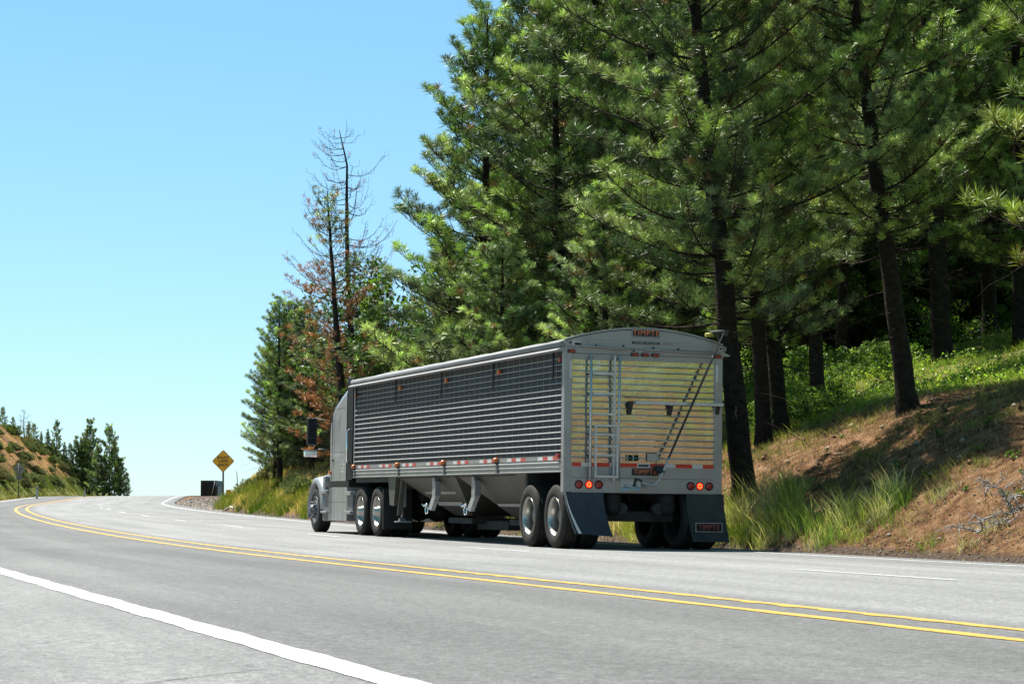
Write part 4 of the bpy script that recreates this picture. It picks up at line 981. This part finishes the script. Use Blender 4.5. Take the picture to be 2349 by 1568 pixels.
proto('bush1','leafy_bush',bush(31,1.6,1.3,46,60,.085,BG),M_BARK,M_LEAF,1.6,'foliage')
proto('bush2','leafy_bush',bush(32,2.2,1.2,50,60,.085,BG),M_BARK,M_LEAF,2.2,'foliage')
proto('oak','oak_tree',bush(33,6,2.6,110,70,.13,[(.09,.16,.03),(.13,.21,.04),(.07,.13,.03)],tree=True),M_BARK,M_LEAF,6)
def sage(seed,pal,H=.9,Rc=.8,n=900):
    rs=np.random.RandomState(seed); pal=np.array(pal); k=n; az=rs.rand(k)*6.28; el=rs.uniform(.15,1.5,k); rr=rs.uniform(.45,1.0,k)**.7
    lump=1+.18*np.sin(az*3+seed)+.12*np.sin(az*7+el*5)
    dr=np.stack([np.cos(az)*np.cos(el)*Rc,np.sin(az)*np.cos(el)*Rc,np.sin(el)*H],1); P=dr*(rr*lump)[:,None]; D=unit(dr+np.array([0,0,.6]))
    cl=pal[((np.sin(az*2.3+seed)+np.sin(el*4))>0).astype(int)]*rs.uniform(.7,1.3,(k,1))
    tb=TB()
    for i in range(14):
        a=rs.rand()*6.28; tb.tube([[0,0,-.1],[math.cos(a)*Rc*.3,math.sin(a)*Rc*.3,H*.3],[math.cos(a)*Rc*.6,math.sin(a)*Rc*.6,H*.55]],[.03,.02,.008],4)
    V,F=tb.out(); return dict(wood=(V,F),crown=tufts(P,D,rs,7,.20,.035,cl,spread=(.1,.8),along=.1))
proto('sage1','sagebrush',sage(41,[(.13,.15,.085),(.19,.20,.12)]),M_BARK,M_SAGE,.9,'foliage')
proto('sage2','sagebrush',sage(42,[(.10,.13,.05),(.15,.17,.075)]),M_BARK,M_SAGE,.9,'foliage')
proto('sage3','sagebrush',sage(43,[(.17,.155,.10),(.13,.125,.08)]),M_BARK,M_SAGE,.9,'foliage')
rp=random.Random(77)
def tree(key,px,Y,top=None,H=None,lean=0,wide=1,sink=.1,spin=None,**k):
    g=ground_at(px,Y)
    if H is None: H=(CY+381-top)/FPX*Y-g.z
    g.z-=sink
    sp_=rp.random()*6.28
    return place(key,g,H=H,spin=sp_ if spin is None else spin,lean=R(lean),wide=wide,**k)
# front row of named trees, by photo column, distance and height of the tip
T3=[('p1',1118,62,14,0,1.22,'green pine whose pointed tip is the leftmost peak of the big stand above the trailer'),
 ('p2',1205,66,-30,-.5,1.1,'dark narrow pine rising just right of the leftmost peak, its tip out of the frame'),
 ('p2',1290,58,-8,-1,1.3,'bright green pine standing behind the middle of the trailer'),
 ('p3',1400,62,-330,-1.5,.85,'tall pine behind the trailer with pale green needle clusters'),
 ('p3',1525,57,-420,-2,.8,'tall pine with a dark trunk showing above the arched trailer end'),
 ('p1',1395,50,420,-1,1.3,'short bushy pine in front of the tall ones, just over the trailer roof'),
 ('p1',1030,64,560,0,1.2,'low green pine left of the big stand beside the oak'),
 ('p2',1150,56,520,0,1.4,'low pine with bright tips over the front half of the trailer'),
 ('p4',1712,41,-620,-5.4,1.15,'tall leaning pine with a bare dark trunk rooted right behind the trailer'),
 ('p4',2085,42.5,-620,-7.0,1.1,'lone leaning pine with a thick dark trunk at the edge of the bank'),
 ('p3',1795,49,-350,-5,1.05,'slender leaning pine between the two big leaning pines'),
 ('p4',1752,48,-350,-2,1.0,'dark pine trunk standing close behind the slender leaning one'),
 ('p4',1876,55,-400,-1,.95,'pine with a straight trunk among the green bushes'),
 ('p4',1926,67,-400,3,.8,'pine whose trunk tilts to the right beside the straight one in the bushes'),
 ('p4',2166,61,-600,-2,1.25,'massive pine with the thickest trunk at the back of the clearing'),
 ('p3',2272,66,-500,0,1.0,'shaded pine right of the massive one at the top of the clearing'),
 ('p3',2345,62,-500,0,1.0,'dark pine at the right edge of the picture behind the clearing'),
 ('p3',1620,64,-420,-1,.9,'green pine filling the gap left of the tall leaning trunk')]
for key,px,Y,top,ln_,wd_,lab in T3:
    tree(key,px,Y,top=top,lean=ln_,wide=wd_,label=lab,cat='pine tree',group='pines of the stand beside the road')
tree('py',2650,36,H=14.5,lean=-2,wide=1.0,label='sunlit yellow green pine boughs reaching in from the right edge',cat='pine tree')
# second rows: nothing tells them apart in the dark of the wood
k_=0
for i in range(58):
    px=1180+i*27+rp.uniform(-14,14); Y=rp.choice([74,80,88,97,106])+rp.uniform(-3,3)
    if px<1500: Y=max(Y,80)
    tp_=(-60-rp.random()*260) if px>1330 else 120+ (1330-px)*1.2+rp.random()*150
    tree(rp.choice(['p3','p4','p2','p3']),px,Y,top=tp_,lean=rp.uniform(-3,2),wide=rp.uniform(.85,1.15),label='shaded pine deeper in the wood behind the front row',cat='pine tree',group='background pines')
# left group beside the cab
tree('snag',838,86,top=285,lean=-2.2,spin=0,wide=1.35,label='bare dead pine with curled limbs towering over the truck cab',cat='dead tree')
tree('half',795,80,top=425,lean=-3.6,wide=1.25,label='half dead pine with rusty brown needles left of the bare snag',cat='pine tree')
tree('half',865,90,top=600,lean=0,wide=1.2,label='low browning pine tangled under the bare snag',cat='pine tree')
tree('p1',643,98,top=684,lean=-.5,wide=1.15,label='leftmost green pine on the slope left of the cab, with a bare lower trunk',cat='pine tree')
tree('p2',675,100,top=690,lean=-.5,wide=1.2,label='green pine right beside the leftmost one on the slope',cat='pine tree')
tree('p1',715,96,top=735,lean=0,wide=1.4,label='full green pine just above the truck mirror',cat='pine tree')
tree('p2',632,103,top=790,lean=0,wide=1.2,label='short green pine low at the outer left of the slope group',cat='pine tree')
tree('p1',700,99,top=700,lean=-.5,wide=1.4,label='green pine between the slope pair and the one above the mirror',cat='pine tree')
tree('p2',760,104,top=760,lean=0,wide=1.4,label='green pine behind the cab roof',cat='pine tree')
for px,Y,tp_ in((690,112,800),(735,118,790),(800,110,800),(850,112,790),(905,108,760),(960,100,720),(1010,96,690),(1070,92,640),(1130,90,500),(1200,86,420)):
    tree(rp.choice(['p1','p2']),px,Y,top=tp_,wide=1.2,label='shaded pine deeper in the wood behind the front row',cat='pine tree',group='background pines')
for px,Y,tp_,wd_,lab in((925,84,545,1.05,'bright green leafy oak between the dead snag and the big pines'),(985,80,610,.9,'leafy oak crown against the left side of the big pines'),(880,92,700,1.0,'leafy oak low behind the dead snag')):
    tree('oak',px,Y,top=tp_,wide=wd_,label=lab,cat='oak tree')
# bushes under the pines
for i in range(38):
    px=rp.uniform(1690,2090); Y=rp.uniform(48,66)
    if i>30: px=rp.uniform(1660,2349); Y=rp.uniform(66,82)
    g=ground_at(px,Y); place(rp.choice(['bush1','bush2']),g-Vector((0,0,.1)),H=rp.uniform(.5,1.35)*(1.5 if Y>64 else 1),spin=rp.random()*6,label='bright green leafy bush under the pines',cat='bush',group='leafy bushes under the pines')
for i in range(18):
    px=1560+i*45+rp.uniform(-18,18); g=ground_at(px,rp.uniform(72,92)); place('oak',g,H=rp.uniform(2.6,4.6),wide=1.3,spin=rp.random()*6,label='sunlit leafy understorey tree glimpsed between the dark trunks',cat='small tree',group='understorey trees between the trunks')
# far hillside on the left: trees by column, distance and tip
LT_=[('far2',6,215,930,1.3,'pine cut by the left edge of the picture on the far hill'),('far2',30,225,953,1.2,'small bushy pine near the left end of the far hill'),
 ('far',66,228,962,1.1,'young pine right of the bare little snag'),('far2',78,232,968,1.4,'broad open pine right of the bare little snag'),
 ('far',110,238,980,1.0,'left one of two slim pines in the middle of the far hill'),('far2',130,240,963,1.1,'taller one of two slim pines in the middle of the far hill'),('far',149,240,1010,1.0,'tiny pine below the two slim ones'),
 ('far',176,244,996,1.1,'dark pine left of the tallest pine on the far hill'),('far',206,246,958,1.15,'tallest pine of the far hill'),('far',200,240,1005,1.7,'pale green bushy pine in front of the tallest one'),
 ('far2',252,250,976,1.15,'tall slim pine near the right end of the far hill'),('far',240,246,1040,1.3,'low pine left of the slim one at the end of the far hill'),('far',277,252,1045,1.3,'lower pine at the right end of the far hill'),('far2',292,254,1080,1.3,'last low pine where the hill meets the road crest')]
LT_+=[('far',95,236,985,1.0,'small pine left of the two slim pines on the far hill'),('far2',162,242,1015,1.1,'small pine between the slim pair and the dark pine on the far hill'),('far',190,243,1000,1.2,'pine between the dark pine and the tallest one on the far hill'),('far2',226,246,1020,1.3,'pine filling the gap right of the tallest one on the far hill'),('far',264,250,1010,1.2,'pine just right of the tall slim one near the hill end')]
LB_={95:1032,162:1064,190:1082,226:1103,264:1120,6: 985, 30: 1003, 66: 1010, 78: 1024, 110: 1040, 130: 1043, 149: 1057, 176: 1070, 206: 1092, 200: 1097, 252: 1115, 240: 1112, 277: 1128, 292: 1131}
def hill_at(px,py):
    best=None
    for Y in np.arange(150,262,1.0):
        X=(px-CX)/FPX*Y; a,o=ao(X,Y); z=float(gz(a,o,False)); q=proj((X,Y,z))[1]
        if best is None or abs(q-py)<abs(best[0]-py): best=(q,X,Y,z)
    return best
for key,px,Y,top,wd_,lab in LT_:
    q,X,Y2,z=hill_at(px,LB_[px]); H_=(1165-top)/FPX*Y2-z
    place(key,(X,Y2,z-.25),H=max(H_,1.5),spin=rp.random()*6,wide=wd_*.8,label=lab,cat='pine tree',group='pines along the far left hill')
q,X,Y2,z=hill_at(58,995); place('snag2',(X,Y2,z-.3),H=(1165-931)/FPX*Y2-z,label='bare little snag on the skyline of the far left hill',cat='dead tree')
def hill_px(px,dist_o):
    """point on the left hill: photo column and distance beyond the pavement"""
    best=None
    for a in np.arange(95,235,1.0):
        o=float(ledge(a))-dist_o; x,y=rxy(a,o); 
        if y<20: continue
        q=abs(CX+FPX*x/y-px)
        if best is None or q<best[0]: best=(q,a,o,x,y)
    q,a,o,x,y=best; return Vector((float(x),float(y),float(gz(a,o,False)))),a
for i in range(175):
    px=rp.uniform(-20,300); dd=rp.uniform(5.5,22) if i%2 else rp.uniform(1.2,6); p,a=hill_px(px,dd)
    place(rp.choice(['sage1','sage1','sage2','sage3']),p-Vector((0,0,.08)),H=rp.uniform(.3,1.0)*(1 if i%2 else .8),wide=rp.uniform(1.0,1.5),spin=rp.random()*6,label='grey green sagebrush on the far left hill',cat='shrub',group='sagebrush on the far left hill')
# sagebrush on the right slope left of the cab
for i in range(46):
    px=rp.uniform(535,735); Y=rp.uniform(84,128); g=ground_at(px,Y); a,o=ao(g.x,g.y)
    if o-foot(a)<1.6: continue
    place(rp.choice(['sage1','sage1','sage2','sage3']),g-Vector((0,0,.06)),H=rp.uniform(.5,1.15),wide=rp.uniform(.9,1.3),spin=rp.random()*6,label='grey green sagebrush on the slope left of the truck',cat='shrub',group='sagebrush on the slope left of the truck')
# ---------------------------------------------------------------- grass and litter (stuff)
def blades(name,A,O,hgt,wd,cols,rs,tilt=.35,curve=.5,per=1,rad=.1,**k):
    n=len(A); A=np.repeat(A,per)+rs.randn(n*per)*rad; O=np.repeat(O,per)+rs.randn(n*per)*rad*.7; hg=np.repeat(hgt,per)*rs.uniform(.5,1.15,n*per); c=np.repeat(cols,per,axis=0)*rs.uniform(.65,1.3,(n*per,1))
    x,y=rxy(A,O); z=gz(A,O)-.02; m=len(A); b=np.stack([x,y,z],1); az=rs.rand(m)*6.28; tl=rs.uniform(0,1,m)**.7*tilt
    d=np.stack([np.cos(az)*np.sin(tl),np.sin(az)*np.sin(tl),np.cos(tl)],1); d2=unit(d+np.stack([np.cos(az)*curve,np.sin(az)*curve,-.25*curve*np.ones(m)],1)*rs.uniform(.2,1.2,(m,1)))
    sd=np.stack([-np.sin(az+1.0),np.cos(az+1.0),0*az],1)*wd*.5*rs.uniform(.6,1.3,(m,1))
    p1=b+d*hg[:,None]*.55; p2=p1+d2*hg[:,None]*.5
    V=np.concatenate([np.stack([b-sd,b+sd,p1+sd*.8,p1-sd*.8],1).reshape(-1,3),np.stack([p1-sd*.8,p1+sd*.8,p2,p2],1).reshape(-1,3)])
    V=np.stack([b-sd,b+sd,p1+sd*.8,p1-sd*.8,p2],1).reshape(-1,3); i=np.arange(m)[:,None]*5
    F=np.concatenate([np.concatenate([i,i+1,i+2],1),np.concatenate([i,i+2,i+3],1),np.concatenate([i+3,i+2,i+4],1)])
    return npmesh(name,V,F,M_GRASS,cols=np.repeat(c,5,axis=0),kind='stuff',**k)
rs=np.random.RandomState(5)
def pick(pal,n): pal=np.array(pal); return pal[rs.randint(len(pal),size=n)]
# bunch grass along the foot of the bank
n=300; A=np.where(rs.rand(n)<.6,rs.uniform(-1.5,12,n),rs.uniform(-16,34,n)); O=foot(A)+rs.uniform(.0,1.3,n)+.1; kk_=vnoise(A,O,1.3,35)>-.16; A=A[kk_]; O=O[kk_]; n=len(A)
g1=blades('verge_grass',A,O,np.where((A>-1.5)&(A<13),.54,.22)*rs.uniform(.45,1.2,n)*(.6+.8*(vnoise(A,O,3.,33)+.5)),.011,pick([(.40,.46,.10),(.72,.66,.34),(.26,.40,.07),(.85,.76,.45),(.52,.55,.18)],n),rs,tilt=.6,curve=.6,per=60,rad=.13,label='tall straw green bunch grass along the foot of the bank',cat='grass')
n=260; A=rs.uniform(34,118,n); O=foot(A)+rs.uniform(.1,1.7,n)
blades('verge_grass',A,O,.55*rs.uniform(.5,1.3,n),.022,pick([(.17,.26,.035),(.26,.30,.05),(.13,.22,.03),(.38,.34,.12)],n),rs,tilt=.4,curve=.5,per=60,rad=.22,label='bright green tall grass behind the road sign',cat='grass')
n=400; A=rs.uniform(90,235,n); O=ledge(A)-rs.uniform(.3,2.6,n)
blades('verge_grass',A,O,.42*rs.uniform(.5,1.2,n),.04,pick([(.20,.25,.04),(.33,.30,.07),(.15,.20,.04)],n),rs,tilt=.5,curve=.6,per=26,rad=.4,label='strip of green grass below the far left hill',cat='grass')
def stones(name,A,O,sz,cols,rs,**k):
    x,y=rxy(A,O); z=gz(A,O)+sz*.2; m=len(A); oct_=np.array([[1,0,0],[0,1,0],[-1,0,0],[0,-1,0],[0,0,.7],[0,0,-.7]],float)
    V=np.stack([x,y,z],1)[:,None,:]+oct_[None]*sz[:,None,None]*rs.uniform(.5,1.2,(m,6,1)); i=np.arange(m)[:,None]*6
    F=np.concatenate([i+np.array(q)[None,:] for q in((0,1,4),(1,2,4),(2,3,4),(3,0,4),(1,0,5),(2,1,5),(3,2,5),(0,3,5))])
    return npmesh(name,V.reshape(-1,3),F,M_GRASS,cols=np.repeat(cols,6,axis=0),kind='stuff',**k)
n=5200; A=rs.uniform(70,150,n); O=O_P+.1+rs.rand(n)**1.1*(foot(A)-O_P+.4)
stones('roadside_gravel',A,O,rs.uniform(.02,.09,n),pick([(.22,.17,.15),(.40,.34,.30),(.12,.09,.08),(.62,.56,.50)],n),rs,label='loose brown gravel on the inside of the curve',cat='gravel')
n=9000; A=rs.uniform(-24,30,n); O=O_P+.04+rs.rand(n)**1.4*2.2
stones('roadside_gravel',A,O,rs.uniform(.008,.03,n),pick([(.20,.15,.12),(.38,.30,.24),(.10,.07,.05),(.50,.40,.30)],n),rs,label='crumbled gravel along the edge of the pavement',cat='gravel')
n=700; A=rs.uniform(-22,24,n); O=foot(A)+rs.uniform(.5,6,n)
stones('bank_clods',A,O,rs.uniform(.02,.09,n),pick([(.20,.10,.06),(.34,.18,.10),(.12,.07,.04),(.5,.42,.34)],n),rs,label='clods and small stones on the bank',cat='stones')
# dry needles and straw on the bank
n=60000; A=rs.uniform(-24,26,n); e_=rs.uniform(.1,8.0,n); O=foot(A)+e_
blades('dry_litter',A,O,np.full(n,.16),.010,pick([(.44,.29,.16),(.26,.15,.08),(.55,.43,.27),(.16,.09,.05),(.46,.34,.21)],n),rs,tilt=1.45,curve=1.0,per=2,rad=.05,label='fallen needles and dry straw covering the bank',cat='litter')
n=4200; A=rs.uniform(-16,30,n); e_=rs.uniform(.6,6,n); keep=vnoise(A,e_,1.7,44)>.12; A=A[keep];e_=e_[keep]
blades('dry_grass',A,foot(A)+e_,np.full(len(A),.22),.010,pick([(.48,.38,.18),(.34,.30,.12),(.22,.26,.07)],len(A)),rs,tilt=.8,curve=.9,per=14,rad=.09,label='thin dry grass tufts on the bank',cat='grass')
n=15000; A=rs.uniform(26,130,n); O=foot(A)+rs.uniform(.4,14,n)
blades('dry_grass',A,O,np.full(n,.35),.025,pick([(.90,.68,.28),(.80,.58,.22),(.55,.52,.18)],n),rs,tilt=.7,curve=.7,per=5,rad=.3,label='golden dry grass on the slope left of the truck',cat='grass')
n=9000; A=rs.uniform(85,240,n); O=ledge(A)-rs.uniform(2,30,n)
blades('dry_grass',A,O,np.full(n,.35),.05,pick([(.72,.48,.16),(.66,.38,.14),(.45,.40,.14)],n)[:],rs,tilt=.8,curve=.7,per=3,rad=.5,label='golden dry grass on the far left hill',cat='grass')
# bright low growth in the clearing
n=15000; A=rs.uniform(-24,26,n); e_=rs.uniform(4.2,30,n); keep=(vnoise(A,e_,4.5,51)+sm(e_,3.8,7)*.7-.35)>0; A=A[keep]; e_=e_[keep]
blades('clearing_grass',A,foot(A)+e_,np.full(len(A),.26),.020,pick([(.32,.44,.06),(.42,.52,.09),(.24,.36,.06),(.48,.48,.13)],len(A)),rs,tilt=.8,curve=.8,per=12,rad=.14,label='bright green low growth in the sunny clearing',cat='ground cover')
def leafstuff(name,A,O,rs,size,pal,h,per,rad,**k):
    x,y=rxy(A,O); z=gz(A,O); C_=np.stack([x,y,z+h*.6],1); V,F,c=leaves(C_,np.full(len(A),rad),per,size,rs,pick(pal,len(A)),.8); return npmesh(name,V,F,M_LEAF,cols=c,kind='stuff',**k)
n=2600; A=rs.uniform(-22,26,n); e_=rs.uniform(6.5,30,n); keep=(vnoise(A,e_,5,61)>-.1); A=A[keep]; e_=e_[keep]
leafstuff('clearing_weeds',A,foot(A)+e_,rs,.07,[(.28,.42,.06),(.38,.50,.08),(.20,.33,.05)],.3,26,.26,label='leafy bright weeds among the clearing grass',cat='ground cover')

# ---------------------------------------------------------------- signs and small things
def find_ground(px,py,y0=20,y1=300):
    for Y in np.arange(y0,y1,.25):
        X=(px-CX)/FPX*Y; a,o=ao(X,Y); z=float(rz(a,o)) if (ledge(a)<o<O_P) else float(gz(a,o,False)); 
        if proj((X,Y,z))[1]<=py: return Vector((X,Y,z))
    return ground_at(px,y1)
M_YEL=mat('yellow_orange_sign_face',(1.6,.74,.02),.45,noise=.05,nscale=3); M_SBLK=mat('sign_black',(.015,.014,.014),.5); M_POST=mat('weathered_steel_post',(.16,.15,.14),.6,metal=.3,noise=.3,nscale=6)
M_SGREY=mat('sign_back_aluminium',(.42,.42,.40),.5,metal=.3,noise=.1,nscale=5)
def diamond(b,hd,y0,y1,zc,rc=.10):
    pts=[]
    for q in range(4):
        an=q*math.pi/2; c=Vector((math.cos(an),math.sin(an)))*(hd-rc*1.0); 
        for dq in(-.7,-.35,0,.35,.7): pts.append((c.x+math.cos(an+dq)*rc,zc+c.y+math.sin(an+dq)*rc))
    b.prism(pts,'y',y0,y1)
g=find_ground(513,1160); mpp=g.y/FPX
sg=empty('road_sign',g,label='yellow diamond sign reading RIGHT LANE ENDS on a thin steel post',cat='road sign'); hd=24.5*mpp; zc=(1160-1057.3)*mpp
b=MB(); b.box(-.045,.045,-.035,.035,-.5,zc+hd*.9); b.build('post',M_POST,sg)
b=MB(); diamond(b,hd,-.045,-.055,zc); pn=b.build('sign_panel',M_SBLK,sg)
b=MB(); diamond(b,hd*.955,-.056,-.060,zc,.09); b.build('sign_face',M_YEL,pn)
SM=lambda z_: Matrix(((1,0,0,0),(0,0,-1,-.062),(0,1,0,z_),(0,0,0,1)))
for wd_,z_ in (('RIGHT',(1057.3-1049.5)),('LANE',0),('ENDS',-9.0)):
    text_obj('lettering',wd_,8.7*mpp,M_SBLK,pn,SM(zc+z_*mpp),squash=.98,bold=.006,space=1.12,ext=.001)
g2=find_ground(516,1158); g2+=Vector((0,2.2,0)); mp2_=g2.y/FPX
s2=empty('notice_board',g2,label='small orange board low behind the diamond sign post',cat='sign')
b=MB(); b.box(-.03,.03,-.02,.02,-.4,(1158-1137)*mp2_); b.build('stake',M_POST,s2)
b=MB(); z0_=(1160-1137.4)*mp2_; b.box(-6.3*mp2_,6.3*mp2_,-.035,-.02,z0_,z0_+12.6*mp2_); pb_=b.build('board',M_YEL,s2)
b=MB(); 
for q in range(7): b.box(-4.6*mp2_+q*1.35*mp2_,-3.7*mp2_+q*1.35*mp2_,-.038,-.0345,z0_+10.2*mp2_,z0_+11.4*mp2_)
join(pb_,b.build('print_line',M_SBLK,pb_))
# back of a sign across the road
g=find_ground(45,1143,80,300); mpp=g.y/FPX
sg=empty('road_sign',g,label='grey back of a diamond sign standing before the far left hill',cat='road sign')
b=MB(); b.tube([(0,0,-.4),(-.02,0,(1143-1062)*mpp)],.045,6); b.build('post',M_POST,sg)
b=MB(); diamond(b,14*mpp,.05,.06,(1143-1076)*mpp,.08); p_=b.build('sign_panel',M_SGREY,sg)
b=MB(); b.box(-10*mpp,10*mpp,.035,.05,(1143-1076)*mpp,(1143-1075)*mpp); b.build('brace',M_POST,sg)
b=MB(); b.box(-7*mpp,7*mpp,.05,.06,(1143-1100)*mpp,(1143-1091)*mpp); b.build('lower_plate',M_SGREY,sg)
for px,py,tp_,lab in((87,1143.5,1115,'pale marker post beside the road, the nearer of two below the far hill'),(196,1138.5,1123,'pale marker post near the road crest below the far hill')):
    g=find_ground(px,py,80,300); mpp=g.y/FPX; h_=(py-tp_)*mpp; dl=empty('marker_post',g,label=lab,cat='marker post',group='marker posts below the far hill')
    b=MB(); b.box(-.09,.09,-.02,.02,-.3,h_); p_=b.build('post',M_WH,dl); b=MB(); b.box(-.06,.06,-.028,-.0205,h_-.28,h_-.08); b.build('reflector',M_SGREY,dl)
g=ground_at(547.5,118); pl_=MB(); pl_.tube([(0,0,-.4),(-.03,0,.6),(-.08,0,1.35)],[.03,.025,.018],6); pl_=pl_.build('snow_pole',M_POST,None,label='thin leaning pole on the skyline right of the diamond sign',cat='pole'); pl_.location=g
for (x0,y0_,x1,y1_,lab) in ((506,1163.2,537,1167,'white curved stick lying on the gravel below the diamond sign'),(431,1153.8,443,1153.2,'white scrap lying on the gravel near the crest')):
    A_=find_ground(x0,y0_+.8,20,200); B_=find_ground(x1,y1_+.8,20,200); m_=(A_+B_)/2; b=MB(); b.tube([A_-m_+Vector((0,0,.05)),(A_-m_)*.3+Vector((0,0,.13)),(B_-m_)*.5+Vector((0,0,.11)),B_-m_+Vector((0,0,.04))],.035,6); o_=b.build('fallen_stick',M_WH,None,label=lab,cat='stick'); o_.location=m_
# dark lorry disappearing over the crest
Yt=400.; mp3=Yt/FPX; Xt=(479-CX)*mp3; zt=(1165-1101.5)*mp3
at_,ot_=ao(Xt,Yt); tz=zt-3.9
lk=empty('box_truck',(Xt,Yt,tz),label='dark box lorry seen from behind as it drops over the road crest',cat='truck')
b=MB(); b.box(-1.27,1.27,0,9,1.15,3.9); bx_=b.build('box_body',M_NAVY,lk,bevel=.05)
b=MB(); b.box(-1.29,-1.2,-.03,0,1.15,3.9); b.box(1.2,1.29,-.03,0,1.15,3.9); b.box(-1.2,1.2,-.03,0,3.8,3.9); b.box(-1.2,1.2,-.03,0,1.15,1.3); b.box(-.03,.03,-.03,0,1.3,3.8); b.build('door_frame',M_BLK,bx_)
b=MB(); b.tube([(.55,-.1,1.2),(1.15,-.1,3.75)],.06,6); b.build('light_bar',M_FRAME,lk)
b=MB(); b.prism([(0,1.0),(9,1.0),(9,3.4),(0,2.9)],'x',1.29,1.60); b.build('side_equipment',M_BLK,lk,bevel=.1)
b=MB(); b.box(-1.1,1.1,.2,8.8,.8,1.15); b.build('chassis',M_UND,lk)
for sx in(-1,1):
    for wy_ in(1.4,2.7):
        b=MB(); b.lathe([(.2,-.28),(.5,-.26),(.52,-.2),(.52,-.05),(.5,0),(.2,.0)],(sx*1.0,wy_,.52),'x',18); b.build('wheel',M_RUB,lk)
# bleached dead branches at the right foot of the bank
rb=np.random.RandomState(8); gA=find_ground(2335,1160,20,60); gB=find_ground(2195,1279,20,60); tb=TB()
base=np.array(gB); V0=np.array(gA)-base
def gp(x,y):
    a,o=ao(base[0]+x,base[1]+y); return float(gz(a,o,False))-base[2]
def limb(p,d,L,r,depth):
    n_=7; P=[np.array(p)]; d=np.array(d,float)
    for i in range(n_):
        d=unit(d+rb.randn(3)*.28+np.array([0,0,.10 if i<3 else -.22])); q=P[-1]+d*L/n_; q[2]=max(q[2],gp(q[0],q[1])+.02); P.append(q)
    P=np.array(P); tb.tube(P,r*(1-np.linspace(0,1,n_+1)*.7),5)
    if depth>0:
        for k2 in range(5 if depth>1 else 4):
            i=rb.randint(1,n_); dd=unit(d*.4+rb.randn(3)*np.array([.9,.6,.6])+np.array([-.2,-.2,.25])); limb(P[i],dd,L*rb.uniform(.35,.65),r*.55,depth-1)
for (f0,L_,dr_) in ((1.0,1.5,(-.7,-.1,-.6)),(.85,1.3,(-.5,-.3,-.6)),(.8,.9,(.6,-.3,.1)),(.6,1.1,(-.8,-.3,.1)),(.5,1.0,(.5,-.4,-.2)),(.35,1.0,(-.9,-.2,.1)),(.3,.9,(.3,-.5,.3)),(1.05,.8,(.3,0,.5)),(.7,.9,(.9,-.2,-.3))):
    p=V0*f0; p=np.array([p[0],p[1],gp(p[0],p[1])+.12]); limb(p,dr_,L_*.42,.017,2)
Vb,Fb=tb.out(); o_=npmesh('dead_branch',Vb,Fb,M_TWIG,None,smooth=True,label='tangle of bleached dead branches at the foot of the bank on the right',cat='branches'); o_.location=gB
# little green plants scattered on the bank
proto('weed','small_plant',bush(51,.4,.26,9,16,.08,[(.13,.24,.04),(.20,.30,.06)]),M_BARK,M_LEAF,.4,'foliage')
for px,py in((2120,1105),(2340,1100),(2300,1145),(1995,1060),(2245,1050),(2215,1135),(1930,1010),(2325,1060),(2150,1010),(2270,985),(2060,1080),(2345,1150)):
    g=find_ground(px,py,22,60); place('weed',g,H=rp.uniform(.12,.24),wide=1.0,spin=rp.random()*6,label='small green plant growing on the dry bank',cat='plant',group='small plants on the dry bank')
